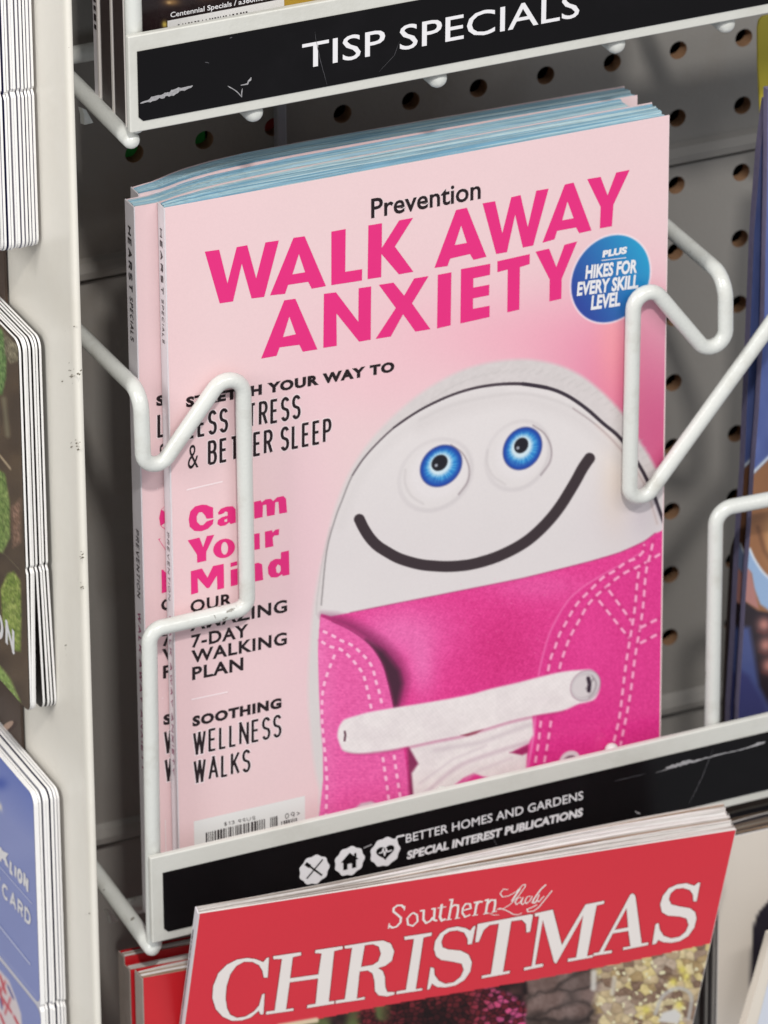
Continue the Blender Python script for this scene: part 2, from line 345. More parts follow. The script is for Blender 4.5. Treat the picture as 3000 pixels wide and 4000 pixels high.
def grid(name, P3, rgb, parent, m_=None):
    """P3 (n,m,3) points, rgb (n,m,3) 0-255 print colour -> mesh with a colour attribute"""
    n, m = P3.shape[:2]; me = bpy.data.meshes.new(name)
    idx = np.arange(n*m).reshape(n, m); q = np.stack([idx[:-1, :-1], idx[1:, :-1], idx[1:, 1:], idx[:-1, 1:]], -1).reshape(-1, 4)
    me.vertices.add(n*m); me.vertices.foreach_set('co', P3.reshape(-1).astype(np.float32))
    me.loops.add(q.size); me.loops.foreach_set('vertex_index', q.reshape(-1).astype(np.int32))
    me.polygons.add(len(q)); me.polygons.foreach_set('loop_start', (np.arange(len(q))*4).astype(np.int32))
    me.polygons.foreach_set('use_smooth', np.ones(len(q), bool)); me.update(calc_edges=True)
    at = me.color_attributes.new('print', 'FLOAT_COLOR', 'POINT')
    at.data.foreach_set('color', np.concatenate([lin(np.clip(rgb, 0, 255)), np.ones((n, m, 1))], -1).reshape(-1).astype(np.float32))
    return link(me, name, m_ or printmat(), parent)
def plgrid(A, B, C, n, m):
    """grid over the parallelogram A (origin), B (u end), C (v end)"""
    u = np.linspace(0, 1, n)[:, None, None]; v = np.linspace(0, 1, m)[None, :, None]; return A+(B-A)*u+(C-A)*v

# ================================================================== THE SETTING: perforated board wall
YP, YW, YC = -.1055, -.0995, -.0950
D = .0254*1.08; HR = .0036
def z_at(x, y, Y): return PY(Y).at(x, y)[2]
ZJ = [(z_at(2620, 628, 0)+z_at(316, 1097, 0))/2]; ZJ.append((z_at(2575, 2768, 0)+z_at(380, 3310, 0))/2)
PH = ZJ[0]-ZJ[1]; ZJ = [ZJ[0]+PH, ZJ[0], ZJ[1], ZJ[1]-PH]
XA, XB = -.50, .62; CI = range(-17, 22)
def board(zt, zb, rows):
    mb = MB(); bore = []
    xs = [XA]+[i*D-D/2 for i in CI]+[CI[-1]*D+D/2, XB]; hh = .0074; N = 20
    def strip(z0, z1, y0=0, y1=0):
        for a, b in zip(xs[:-1], xs[1:]): mb.quad((a, y1, z1), (b, y1, z1), (b, y0, z0), (a, y0, z0))
    z = zt; strip(z, z-.0015, .004, 0); z -= .0015
    for r in rows:
        zc_ = -r*D
        if zc_-hh < zb+.0078 or zc_+hh > z+1e-9: continue
        strip(z, zc_+hh); z = zc_-hh
        mb.quad((xs[0], 0, z), (xs[1], 0, z), (xs[1], 0, z+2*hh), (xs[0], 0, z+2*hh)); mb.quad((xs[-2], 0, z), (xs[-1], 0, z), (xs[-1], 0, z+2*hh), (xs[-2], 0, z+2*hh))
        for i in CI:
            cx = i*D; o = []; c = []; b = []
            for k in range(N):
                a = 2*math.pi*(k+.5)/N; dx, dz = math.cos(a), math.sin(a); s = min(D/2/max(abs(dx), 1e-9), hh/max(abs(dz), 1e-9))
                o.append((cx+dx*s, 0, zc_+dz*s)); c.append((cx+dx*HR, 0, zc_+dz*HR)); b.append((cx+dx*HR, .0055, zc_+dz*HR))
            base = len(mb.v); mb.v += o+c+b
            for k in range(N):
                j = (k+1) % N; mb.f.append((base+k, base+j, base+N+j, base+N+k)); bore.append(len(mb.f)); mb.f.append((base+N+k, base+N+j, base+2*N+j, base+2*N+k))
            for sx, sz in ((1, 1), (-1, 1), (-1, -1), (1, -1)):   # the four corners of the cell
                ks = [k for k in range(N) if (o[k][0]-cx)*sx > 0 and (o[k][2]-zc_)*sz > 0]; ks.sort(key=lambda k: abs(o[k][0]-cx)/(D/2)-abs(o[k][2]-zc_)/hh)
                for k in range(N):
                    j = (k+1) % N
                    if {k, j} <= set(ks) and abs(abs(o[k][0]-cx)-abs(o[j][0]-cx)) > 1e-6 and abs(abs(o[k][2]-zc_)-abs(o[j][2]-zc_)) > 1e-6:
                        mb.f.append((base+k, len(mb.v), base+j)); mb.v.append((cx+sx*D/2, 0, zc_+sz*hh))
    strip(z, zb+.0078)
    prof = [(0, zb+.0078), (-.0022, zb+.0065), (-.0038, zb+.0035), (-.0036, zb+.001), (-.0022, zb), (.008, zb)]
    for (y0, z0), (y1, z1) in zip(prof[:-1], prof[1:]): mb.quad((XA, y0, z0), (XB, y0, z0), (XB, y1, z1), (XA, y1, z1))
    o = mb.build('pegboard', [m_peg, m_bore]); tag(o, kind='structure')
    for k in bore: o.data.polygons[k].material_index = 1
    return o
board(ZJ[0], ZJ[1], range(-8, 2)); board(ZJ[1]-.0004, ZJ[2], range(2, 11)); board(ZJ[2]-.0004, ZJ[3], [11.2+k for k in range(8)]); board(ZJ[0]+PH, ZJ[0]+.0004, [-17+k for k in range(8)])
mb = MB(); mb.box(((XA+XB)/2, .04, (ZJ[0]+PH+ZJ[3])/2), (XB-XA, .004, ZJ[0]+PH-ZJ[3])); tag(mb.build('back_wall', m_dark), kind='structure')
# goods behind the board that show through its holes
m_green = mat('green_card', (50, 180, 76), .6, .1, 80); m_redc = mat('red_card', (190, 60, 50), .6, .1, 80)
mb = MB(); mb.box((.008, .0072, .003), (.045, .0024, .03)); tag(mb.build('green_carton', m_green, bevel=.0005), 'green carton seen through the two leftmost holes of the board', 'carton')
mb = MB(); mb.box((2*D, .0072, 0), (.012, .003, .02)); tag(mb.build('red_carton', m_redc, bevel=.0005), 'small red carton seen through the hole beside the grey strut', 'carton')
p0 = PY(-.004).at(1094, 470); mb = MB(); mb.box((p0[0], -.004, p0[2]-.03), (.0038, .004, .13)); tag(mb.build('strut', mat('grey_steel', (150, 150, 158), .4, .05, 80), bevel=.0008), 'thin grey upright strut on the board above the pink magazines', 'strut')

# ================================================================== wire baskets with label holders
def holder(parent, xl, zt, zb, lab, txt_fn, lname, xr=.46):
    X0 = xl; mb = MB(); mb.box(((X0+xr)/2, YP+.0013, (zt+zb)/2), (xr-X0, .0026, zt-zb)); mb.build('label_holder', m_frame, parent, bevel=.0006, bseg=3)
    lx, lt, lb_ = lab; c = .0016
    mb = MB(); L0 = [(lx, lt), (xr-.004, lt), (xr-.004, lb_), (lx+c, lb_), (lx, lb_+c)]
    mb.prism([[np.array((x, YP, z)) for x, z in L0]], np.array((0, -.00035, 0)), np.array((0, .0002, 0)))
    lo = mb.build('label_strip', m_label, parent); txt_fn(lo)
PLAB = PY(YP-.00035)
def scuff(parent, pl, pts, w, m_, jag=True, off=.00012):
    mb = MB(); P = []
    for a, b in zip(pts[:-1], pts[1:]):
        n = max(2, int(math.hypot(b[0]-a[0], b[1]-a[1])/9)); P += [(a[0]+(b[0]-a[0])*i/n, a[1]+(b[1]-a[1])*i/n) for i in range(n)]
    P.append(pts[-1]); A_ = []; B_ = []; off += .000004*(len(bpy.data.meshes) % 9)
    for i, p in enumerate(P):
        f = math.sin(math.pi*min(1, (i+.5)/len(P)))**.6 if jag else 1
        jx = random.uniform(-.18, .18)*w*f if jag else 0; a = w*.5*f*random.uniform(.35, 1) if jag else w/2; b = w*.5*f*random.uniform(.35, 1) if jag else w/2
        q = P[min(i+1, len(P)-1)]; q0 = P[max(i-1, 0)]; tx, ty = q[0]-q0[0], q[1]-q0[1]; l = math.hypot(tx, ty)+1e-6; nx_, ny_ = -ty/l, tx/l
        A_.append((p[0]+nx_*(a+jx), p[1]+ny_*(a+jx))); B_.append((p[0]-nx_*(b-jx), p[1]-ny_*(b-jx)))
    for i in range(len(P)-1): mb.quad(*[pl.at(*q, off) for q in (A_[i], A_[i+1], B_[i+1], B_[i])])
    return mb.build('scratch', m_, parent)

# ---- top basket
tb = empty('wire_basket', PY(YW).at(505, 530), 'upper white wire basket holding dark magazines, its black strip reading TISP SPECIALS', 'basket')
pp = PY(YP); tl = pp.at(500, 145); bl = pp.at(506, 525); b2 = pp.at(3000, 52)
lt = (pp.at(537, 207)[2]+pp.at(1500, 18)[2])/2; lbz = (pp.at(563, 482)[2]+pp.at(1500, 289)[2]+pp.at(2250, 147)[2])/3
def t1(lo):
    mb = MB(); bfont(mb, PLAB, 'TISP SPECIALS', (1180, 269), (2262, 65), (1180, 173), .004); mb.build('lettering', m_ink_white, lo)
    scuff(lo, PLAB, [(548, 404), (639, 374), (700, 352), (752, 334)], 26, m_scratch); scuff(lo, PLAB, [(600, 390), (690, 350), (720, 350)], 16, m_scratch, off=.00018)
    scuff(lo, PLAB, [(889, 335), (915, 350), (943, 377), (946, 345)], 8, m_scratch); scuff(lo, PLAB, [(940, 333), (965, 325), (981, 302)], 12, m_scratch)
    scuff(lo, PLAB, [(1229, 122), (1232, 148), (1252, 240), (1277, 333)], 3, m_scratch2, off=.0002); scuff(lo, PLAB, [(800, 242), (816, 246)], 6, m_scratch2)
    scuff(lo, PLAB, [(896, 148), (906, 144)], 5, m_scratch2); scuff(lo, PLAB, [(1480, 280), (1540, 215), (1560, 160)], 2, m_scratch2)
holder(tb, tl[0], tl[2], (bl[2]+b2[2])/2, (pp.at(537, 300)[0], lt, lbz), t1, 'a')
for kx, ky in ((988, 436), (1707, 303), (2404, 170), (2833, 90)):
    p = PY(-.1).at(kx, ky); mb = MB(); tube(mb, [(p[0], -.1, p[2]), (p[0], -.05, p[2]+.001), (p[0], -.004, p[2]+.001)], .0036); mb.build('floor_wire', m_wire, tb, smooth=True)
p = PY(YW).at(511, 528); mb = MB(); tube(mb, [p+(0, 0, -.0018), p+(0, .097, .001)], .0031); mb.build('side_wire', m_wire, tb, smooth=True)
p = PY(YW).at(521, 60); mb = MB(); tube(mb, [(p[0], YW, (bl[2]+b2[2])/2), (p[0], YW, p[2]+.12)], .003); mb.build('upright_wire', m_wire, tb, smooth=True)
p = PY(-.008).at(340, 205); mb = MB(); tube(mb, [(tl[0]-.002, -.008, p[2]), (.45, -.008, p[2])], .0033); mb.build('rear_wire', m_wire, tb, smooth=True)
def tab(parent, q):
    mb = MB(); pl = PY(-.052); P = [pl.at(*a) for a in q]; mb.prism([P], np.array((.0004, -.0006, 0)), np.array((-.0004, .0012, 0))); mb.build('hook_tab', m_wire, parent)
tab(tb, [(314, 420), (330, 428), (358, 478), (324, 486), (322, 450)])

# ---- middle basket
tb = mbk = empty('wire_basket', PY(YW).at(595, 3700), 'middle white wire basket around the pink magazines, its black strip with three round icons', 'basket')
tl = pp.at(592, 3371); tr_ = pp.at(3000, 2776); bl = pp.at(592, 3704); br_ = pp.at(3000, 3101)
lt = (pp.at(636, 3434)[2]+pp.at(3000, 2834)[2])/2; lbz = (pp.at(642, 3656)[2]+pp.at(3000, 3068)[2])/2
mid = PLAB
def t2(lo):
    mb = MB(); bfont(mb, PLAB, 'BETTER HOMES AND GARDENS', (1585, 3292), (2277, 3122), (1585, 3259), .006); mb.build('lettering', m_ink_white, lo)
    mb = MB(); bfont(mb, PLAB, 'SPECIAL INTEREST PUBLICATIONS', (1589, 3357), (2276, 3187), (1589, 3325), .04, shear=.1); mb.build('lettering', m_ink_white, lo)
    for n_, (cx, cy) in enumerate(((1227, 3397), (1365, 3363), (1504, 3327))):
        c = PLAB.at(cx, cy, .00012); mb = MB()
        ring = [c+np.array((math.cos(a), 0, math.sin(a)))*.0059*(1+.045*math.cos(9*a)) for a in np.linspace(0, 2*math.pi, 73)[:-1]]; mb.flat([ring]); ic = mb.build('icon_disc', m_ink_white, lo)
        def q(u, v, o=.00012): return c+np.array((u*.001, -o, v*.001))
        mb = MB()
        if n_ == 0:
            ribbon(mb, [q(-3.1, -2.9), q(3.4, 3.6)], .0006, PLAB.n, 0); ribbon(mb, [q(-2, 2.2), q(3, -3)], .0007, PLAB.n, .00002); ribbon(mb, [q(-3.5, 3.6), q(-1.7, 1.8)], .0014, PLAB.n, .00004)
        elif n_ == 1:
            mb.flat([[q(-3.6, .1), q(0, 3.6), q(1.8, 1.8), q(1.8, 2.9), q(2.7, 2.9), q(2.7, 1), q(3.6, .1), q(2.6, .1), q(2.6, -3.2), q(.9, -3.2), q(.9, -1), q(-.9, -1), q(-.9, -3.2), q(-2.6, -3.2), q(-2.6, .1)]])
        else:
            H = [q(3.5*math.sin(t)**3*1.05, 3.1*(13*math.cos(t)-5*math.cos(2*t)-2*math.cos(3*t)-math.cos(4*t))/15) for t in np.linspace(0, 2*math.pi, 41)[:-1]]; mb.flat([H])
        k = mb.build('icon', m_label, ic)
        if n_ == 2:
            mb = MB(); ribbon(mb, [q(-2.6, .2), q(-1.4, .2), q(-.9, 1.6), q(-.3, -1.2), q(.3, 1.2), q(.8, 0), q(2.6, .2)], .0005, PLAB.n, .00014); mb.build('icon_line', m_ink_white, k)
    scuff(lo, PLAB, [(1540, 3290), (1552, 3268), (1580, 3262)], 7, m_ink_white, jag=False); scuff(lo, PLAB, [(1420, 3312), (1452, 3298)], 4, m_scratch, jag=False)
    scuff(lo, PLAB, [(2987, 2897), (2950, 2908), (2912, 2923)], 13, m_scratch, off=.00022); scuff(lo, PLAB, [(2990, 2896), (2905, 2924), (2729, 2967), (2560, 3018)], 7, m_scratch)
    scuff(lo, PLAB, [(2740, 2966), (2690, 2976), (2655, 2983), (2600, 3000)], 20, m_scratch, off=.00018); scuff(lo, PLAB, [(2400, 3050), (2520, 3022)], 3, m_scratch2)
    scuff(lo, PLAB, [(2785, 2925), (2740, 3040), (2690, 3140)], 4, m_scratch2); scuff(lo, PLAB, [(2480, 3170), (2500, 3178)], 7, m_scratch); scuff(lo, PLAB, [(1930, 3280), (1938, 3300)], 4, m_scratch2)
holder(tb, (tl[0]+bl[0])/2, (tl[2]+tr_[2])/2, (bl[2]+br_[2])/2, (pp.at(638, 3540)[0], lt, lbz), t2, 'b')
W_ = PY(YW)
A0 = W_.at(546, 1548); C1 = W_.at(549, 1535)
left = [A0+(0, .097, .0), C1, W_.at(563, 1914), W_.at(947, 1361), W_.at(967, 2374), W_.at(583, 2461), W_.at(602, 3690)]
left[0] = np.array((C1[0]-.001, -.002, C1[2]))
mb = MB(); tube(mb, fillet(left, [0, .0075, .0052, .0062, .0045, .0052, 0], 9), .00288, 18); mb.build('front_wire', m_wire, tb, smooth=True)
C1 = W_.at(2834, 1084); right = [np.array((C1[0]-.0005, -.002, C1[2]+.002)), C1, W_.at(2834, 1460), W_.at(2477, 1040), W_.at(2457, 2034), W_.at(3120, 1113), W_.at(3140, 1925), W_.at(2796, 1990), W_.at(2780, 2900)]
mb = MB(); tube(mb, fillet(right, [0, .009, .0058, .0058, .0050, .006, .006, .0065, 0], 9), .00288, 18); mb.build('front_wire', m_wire, tb, smooth=True)
p = W_.at(592, 3690); e = PY(-.055).at(385, 3416); e2 = p+(e-p)*(.097/(e[1]-p[1]))
mb = MB(); tube(mb, [p+(0, 0, -.0012), e2], .0031); mb.build('side_wire', m_wire, tb, smooth=True)
p = PY(-.03).at(520, 3540); mb = MB(); tube(mb, [(p[0]-.001, -.03, p[2]), (.45, -.03, p[2])], .0033); mb.build('rear_wire', m_wire, tb, smooth=True)
for kx, ky in ((1728, 3092), (2390, 2924)):
    p = PY(-.0990).at(kx, ky); mb = MB(); tube(mb, [(p[0], -.0990, p[2]-.03), (p[0], -.0990, p[2]-.0006)], .0027); mb.build('floor_wire', m_wire, tb, smooth=True)
for kx in (1450, 2100, 2750):
    p = PY(-.1).at(kx, 3200); mb = MB(); zz = tl[2]-.036; tube(mb, [(p[0], -.1, zz), (p[0], -.004, zz+.002)], .0033); mb.build('floor_wire', m_wire, tb, smooth=True)
tab(tb, [(410, 3552), (430, 3558), (455, 3595), (430, 3606), (424, 3580)])

# ================================================================== magazines
m_pinkpaper = mat('pink_cover_paper', (238, 212, 213), .4, .03, 200)
PAGE_BLUE = [mat('page_edge_blue_%s' % n_, c, .75, .16, 90, bump=.6, bscale=260, stretch=(.25, 14, 1)) for n_, c in (('a', (156, 190, 204)), ('b', (172, 201, 210)), ('c', (140, 180, 200)), ('d', (192, 212, 216)), ('e', (122, 166, 190)), ('f', (164, 196, 212)))]
PAGE_WHITE = [mat('page_edge_white_%s' % n_, c, .7, .2, 90, bump=.5, bscale=220, stretch=(.12, 5, 1)) for n_, c in (('a', (205, 200, 196)), ('b', (170, 160, 152)), ('c', (222, 218, 216)), ('d', (150, 124, 104)))]
def sstep(t): t = min(max(t, 0), 1); return t*t*(3-2*t)
def magazine(name, label, Y, TLp, TRp, H, tl, tr, spine_m, page_m, cover_m=None, group=None, slabs=38, cat='magazine', base=None, xr_jit=.0012):
    base = base or (lambda t: 0.)
    pl = PY(Y); A = PY(Y+base(0)).at(*TLp); B = PY(Y+base(1)).at(*TRp); root = empty(name, (A[0], Y, min(A[2], B[2])-H), label, cat, group)
    TT = [0, .012, .025, .04, .06, .085, .12, .17, .24, .34, .46, .6, .74, .88, 1.]; NX = len(TT)-1; zt = lambda t: A[2]+(B[2]-A[2])*t
    def X_(t): return A[0]+(B[0]-A[0])*t
    def dep(t, f): return Y+base(t)+.0004+f*(tl+(tr-tl)*(1-math.exp(-10*t)))
    def plate(name_, yf, m_, ins=0., thick=.00035, top=0.):
        mb = MB(); P = [(X_(t), yf(t), zt(t)+top) for t in TT]; P = [np.array(q) for q in P]; dn = np.array((0, 0, -H)); th = np.array((0, thick, 0))
        for a, b in zip(P[:-1], P[1:]):
            mb.quad(a, b, b+dn, a+dn); mb.quad(a+th, b+th, b, a); mb.quad(b+th, a+th, a+th+dn, b+th+dn)
        mb.quad(P[0]+th, P[0], P[0]+dn, P[0]+th+dn); mb.quad(P[-1], P[-1]+th, P[-1]+th+dn, P[-1]+dn)
        return mb.build(name_, m_, root, smooth=False)
    cov = plate('front_cover', lambda t: Y+base(t), cover_m or m_paper); plate('back_cover', lambda t: dep(t, 1.0)+.0003, cover_m or m_paper, top=-.0004, thick=.0002)
    mb = MB(); mb.box((A[0]-.0002, Y+base(0)+tl/2+.0005, A[2]-H/2-.0001), (.0005, tl+.001, H)); sp = mb.build('spine', spine_m, root, bevel=.0002)
    mb = MB(); mi = []
    for s in range(slabs):
        f0, f1 = s/slabs, (s+.97)/slabs; dz = -.0004-random.random()*.0006; xr = -random.random()*xr_jit; wob = random.uniform(0, 6.3); k0 = len(mb.f)
        for k in range(NX):
            ta, tb_ = TT[k], TT[k+1]; xa = X_(ta)+.0004; xb = X_(tb_)+(xr if k == NX-1 else 0)+.0004*(k < NX-1)
            wa = .0004*math.sin(wob+ta*5)+.00012*math.sin(wob*7+ta*31); wb = .0004*math.sin(wob+tb_*5)+.00012*math.sin(wob*7+tb_*31); 
            ya0, ya1, yb0, yb1 = dep(ta, f0), dep(ta, f1), dep(tb_, f0), dep(tb_, f1); za = zt(ta)+dz+wa; zb = zt(tb_)+dz+wb
            mb.quad((xa, ya0, za), (xb, yb0, zb), (xb, yb1, zb), (xa, ya1, za)); mb.quad((xa, ya0, za), (xa, ya0, za-.01), (xb, yb0, zb-.01), (xb, yb0, zb)); mb.quad((xa, ya1, za), (xb, yb1, zb), (xb, yb1, zb-.01), (xa, ya1, za-.01))
            if k == NX-1: mb.quad((xb, yb0, zb), (xb, yb1, zb), (xb, yb1, zb-H+.002), (xb, yb0, zb-H+.002))
        mi.append((k0, len(mb.f), random.randrange(len(page_m))))
    pg = mb.build('page_block', page_m, root); tag(pg, kind='stuff')
    for a, b, c in mi:
        for k in range(a, b): pg.data.polygons[k].material_index = c
    return root, cov, sp, (A, B, Y)

# ---- pink walking magazine: printed cover art
def pink_cover_paint(x, y):
    P = Paint(x, y, (231, 202, 203)); v = vnoise(x, y, 420, 3)
    P.all((236, 196, 204), .25*v)
    P.blob(560, 2600, 260, 1500, (230, 190, 192), .5)
    P.blob(2130, 1330, 620, 210, (238, 168, 186), .75); P.blob(2440, 1640, 300, 420, (224, 112, 150), .85); P.blob(2600, 1750, 180, 330, (206, 78, 128), .8)
    P.blob(2390, 1330, 60, 260, (240, 158, 160), .55); P.blob(1500, 1500, 330, 150, (236, 190, 198), .5)
    P.blob(1200, 2200, 120, 600, (232, 192, 202), .5)
    # shoe: sole
    sole = [(1244, 3260), (1248, 3090), (1228, 2990), (1213, 2853), (1204, 2727), (1207, 2580), (1222, 2387), (1246, 2243), (1272, 2132), (1310, 1983), (1369, 1839), (1453, 1713), (1563, 1600), (1673, 1516), (1791, 1452), (1900, 1418), (2010, 1404), (2095, 1407), (2187, 1428), (2272, 1468), (2348, 1527), (2407, 1586), (2449, 1637), (2491, 1711), (2533, 1775), (2559, 1823), (2640, 1930), (2640, 3200)]
    def solec(x, y):
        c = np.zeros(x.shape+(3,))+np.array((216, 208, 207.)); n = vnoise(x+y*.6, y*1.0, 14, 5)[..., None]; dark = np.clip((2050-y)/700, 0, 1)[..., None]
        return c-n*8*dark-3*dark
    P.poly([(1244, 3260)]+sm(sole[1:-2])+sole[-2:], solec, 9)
    for k in range(-2, 46):       # rope texture of the rim
        a = math.radians(200+k*3.6); cx, cy = 2010+505*math.cos(a)*1.05, 1960+505*math.sin(a)
        P.line([(cx, cy), (cx+26, cy-14)], 5, (186, 180, 178), 4, .35)
    toe = [(1255, 2363), (1276, 2152), (1310, 2025), (1335, 1958), (1377, 1856), (1436, 1772), (1538, 1671), (1639, 1603), (1740, 1553), (1841, 1519), (1943, 1502), (2044, 1500), (2137, 1515), (2213, 1544), (2289, 1595), (2356, 1654), (2424, 1713), (2500, 1823), (2550, 1924), (2575, 1991), (2600, 2060), (2590, 2075), (2559, 2082), (2516, 2114), (2424, 2156), (2297, 2194), (2044, 2257), (1791, 2308), (1538, 2358), (1369, 2392), (1293, 2407), (1255, 2398)]
    def toec(x, y):
        c = np.zeros(x.shape+(3,))+np.array((223, 216, 215.))
        c = c+np.array((-6, -8, -6.))*np.exp(-((x-2450)/160)**2-((y-2020)/200)**2)[..., None]+np.array((-16, -18, -14.))*np.exp(-((x-2540)/70)**2-((y-1990)/110)**2)[..., None]
        c = c+np.array((2, -4, -14.))*np.exp(-((x-2400)/60)**2-((y-1900)/170)**2)[..., None]*.9
        return c+np.array((-8, -10, -8.))*np.exp(-((y-2150)/260)**2)[..., None]*.4
    P.poly(sm(toe[:21])+sm(toe[21:]), toec, 3)
    inner = [(1640, 1640), (1740, 1592), (1850, 1561), (2010, 1537), (2128, 1552), (2238, 1595), (2331, 1662), (2424, 1755), (2516, 1890), (2567, 2045)]
    P.line(inner, 12, (200, 193, 192), 6, .5); P.line(inner[5:], 5, (140, 118, 122), 3, .6); P.line(inner[6:], 16, (216, 190, 182), 6, .35)
    P.line(toe[:9], 5, (140, 132, 133), 2, .9, wend=8); P.line(toe[4:9], 6, (96, 84, 90), 2, .8, wend=8); P.line(toe[6:13], 7, (66, 54, 62), 2, 1, wend=14); P.line(toe[11:21], 14, (52, 42, 52), 2.5, 1)
    P.line([(1236, 2400), (1240, 2330), (1262, 2180), (1290, 2060)], 4, (180, 172, 172), 3, .5)
    P.line([(q[0]+(0 if q[0] < 2000 else -14), q[1]+26) for q in inner], 40, (208, 200, 199), 26, .45); P.line([(q[0]+16, q[1]+30) for q in toe[2:11]], 30, (210, 203, 202), 22, .45)
    # mouth
    P.line([(1404, 2029), (1420, 2062), (1445, 2101), (1475, 2132), (1512, 2156), (1552, 2178), (1597, 2194), (1648, 2206), (1698, 2211), (1745, 2213), (1791, 2211), (1838, 2205), (1884, 2194), (1931, 2179), (1976, 2160), (2024, 2135), (2069, 2105), (2113, 2066), (2154, 2022), (2190, 1975), (2221, 1926), (2250, 1877), (2272, 1836), (2290, 1808), (2303, 1790)], 43, (56, 44, 48), 2)
    # eyes
    for (ex, ey, er, sx, ix, iy, ir, isx, qx, qy, qr) in ((1702, 1856, 132, 1.04, 1723, 1820, 77, 1.02, 1717, 1808, 31), (2023, 1780, 128, .94, 2041, 1752, 79, .93, 2036, 1740, 30)):
        P.ell(ex, ey, er+7, (190, 182, 184), 10, .6, sx); P.ell(ex-3, ey-2, er, (222, 215, 214), 8, 1, sx); P.ell(ex+12, ey-14, er*.8, (226, 219, 219), 14, 1, sx)
        P.line([(ex+60, ey-118), (ex+105, ey-85), (ex+130, ey-30), (ex+125, ey+25), (ex+90, ey+75)], 5, (128, 112, 118), 4, .7)
        P.line([(ex-118, ey-20), (ex-120, ey+30), (ex-96, ey+80), (ex-50, ey+112)], 8, (200, 192, 192), 5, .6)
        P.ell(ix, iy, ir+4, (40, 50, 120), 4, .9, isx); P.ell(ix, iy, ir, (26, 72, 164), 3, 1, isx); P.ell(ix, iy, ir*.82, (38, 126, 198), 9, 1, isx)
        ang = np.arctan2(y-iy, x-ix); d = np.hypot((x-ix)/isx, (y-iy)+.2*(x-ix)); rays = .5+.5*np.sin(ang*23+np.sin(ang*7)*2)
        P.all((120, 200, 232), np.clip((ir*.9-d)/20, 0, 1)*np.clip((d-ir*.3)/10, 0, 1)*rays*.5)
        P.ell(ix-4, iy-6, ir*.58, (214, 230, 236), 9, .95, isx); P.ell(qx, qy, qr, (26, 24, 32), 3, 1, isx); P.ell(qx-13, qy+10, 6, (200, 205, 215), 3, .8)
        P.line([(ix-ir*.55, iy+ir*.62), (ix, iy+ir*.86), (ix+ir*.6, iy+ir*.55)], 10, (36, 70, 160), 8, .5)
    # fabric
    fab = [(1251, 2409), (1255, 2398), (1293, 2408), (1369, 2393), (1538, 2359), (1791, 2309), (2044, 2258), (2297, 2195), (2424, 2157), (2516, 2115), (2559, 2083), (2590, 2074), (2640, 2060), (2640, 3260), (1240, 3260), (1263, 3046), (1263, 2925), (1248, 2732), (1243, 2539)]
    def fabc(x, y):
        c = np.zeros(x.shape+(3,))+np.array((225, 58, 140.)); w1 = (np.sin(x*.42+y*.30)*.5+np.sin(y*.55-x*.12)*.5)[..., None]; n = vnoise(x, y, 10, 8)[..., None]
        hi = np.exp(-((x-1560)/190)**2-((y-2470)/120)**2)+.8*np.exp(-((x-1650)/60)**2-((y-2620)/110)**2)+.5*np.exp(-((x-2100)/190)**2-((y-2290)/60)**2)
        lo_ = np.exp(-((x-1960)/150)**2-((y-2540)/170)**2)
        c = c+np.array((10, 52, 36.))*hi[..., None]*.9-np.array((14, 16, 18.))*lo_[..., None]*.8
        f_ = (vnoise(x+y*.8, y-x*.5, 5, 51)-.5)[..., None]; return c+(w1*4+(n-.5)*10+f_*20)
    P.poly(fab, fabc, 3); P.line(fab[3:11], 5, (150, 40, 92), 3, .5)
    k = (rng.random(x.shape) > .995) & (y > 2260) & (y < 2560) & (x > 1750) & (x < 2250); P.c[k] = P.c[k]*.6+np.array((245, 150, 190))*.4
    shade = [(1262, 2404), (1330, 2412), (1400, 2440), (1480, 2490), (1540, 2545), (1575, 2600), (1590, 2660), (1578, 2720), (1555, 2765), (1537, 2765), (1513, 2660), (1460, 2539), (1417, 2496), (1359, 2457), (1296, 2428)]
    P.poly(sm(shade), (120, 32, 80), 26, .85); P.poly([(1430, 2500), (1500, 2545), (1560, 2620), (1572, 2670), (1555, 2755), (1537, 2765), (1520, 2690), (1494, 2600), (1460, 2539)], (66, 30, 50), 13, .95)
    lf = [(1253, 2409), (1296, 2428), (1359, 2457), (1417, 2496), (1460, 2539), (1494, 2597), (1513, 2660), (1528, 2722), (1545, 2800), (1576, 2925), (1590, 3021), (1603, 3118), (1610, 3260), (1240, 3260), (1263, 3046), (1263, 2925), (1248, 2732), (1243, 2539)]
    def lfc(x, y):
        c = np.zeros(x.shape+(3,))+np.array((232, 94, 164.)); n = vnoise(x*2, y, 12, 9)[..., None]; t = np.clip((1330-x)/90, 0, 1)[..., None]
        f_ = (vnoise(x*.7, y*1.6, 6, 52)-.5)[..., None]; return c+(n-.5)*10+f_*20+np.sin(y*.5)[..., None]*2+np.array((6, 36, 22.))*t*.5
    P.poly(sm(lf[:13])+lf[13:], lfc, 2.5); P.line(lf[1:9], 3, (130, 40, 88), 2, .7)
    rf = [(2104, 2640), (2114, 2587), (2139, 2497), (2169, 2428), (2218, 2348), (2278, 2293), (2348, 2249), (2437, 2199), (2497, 2164), (2561, 2090), (2640, 2040), (2640, 3260), (2040, 3260), (2062, 3000), (2072, 2945), (2084, 2875), (2091, 2796)]
    def rfc(x, y):
        c = np.zeros(x.shape+(3,))+np.array((222, 54, 138.)); n = vnoise(x*1.4+y, y-x, 9, 4)[..., None]; g = np.exp(-((x-2300)/90)**2-((y-2480)/170)**2)[..., None]
        f_ = (vnoise(x+y*.6, (y-x)*1.3, 6, 53)-.5)[..., None]; return c+(n-.5)*10+f_*16+(np.sin(x*.5+y*.42)[..., None]*6+6)*g
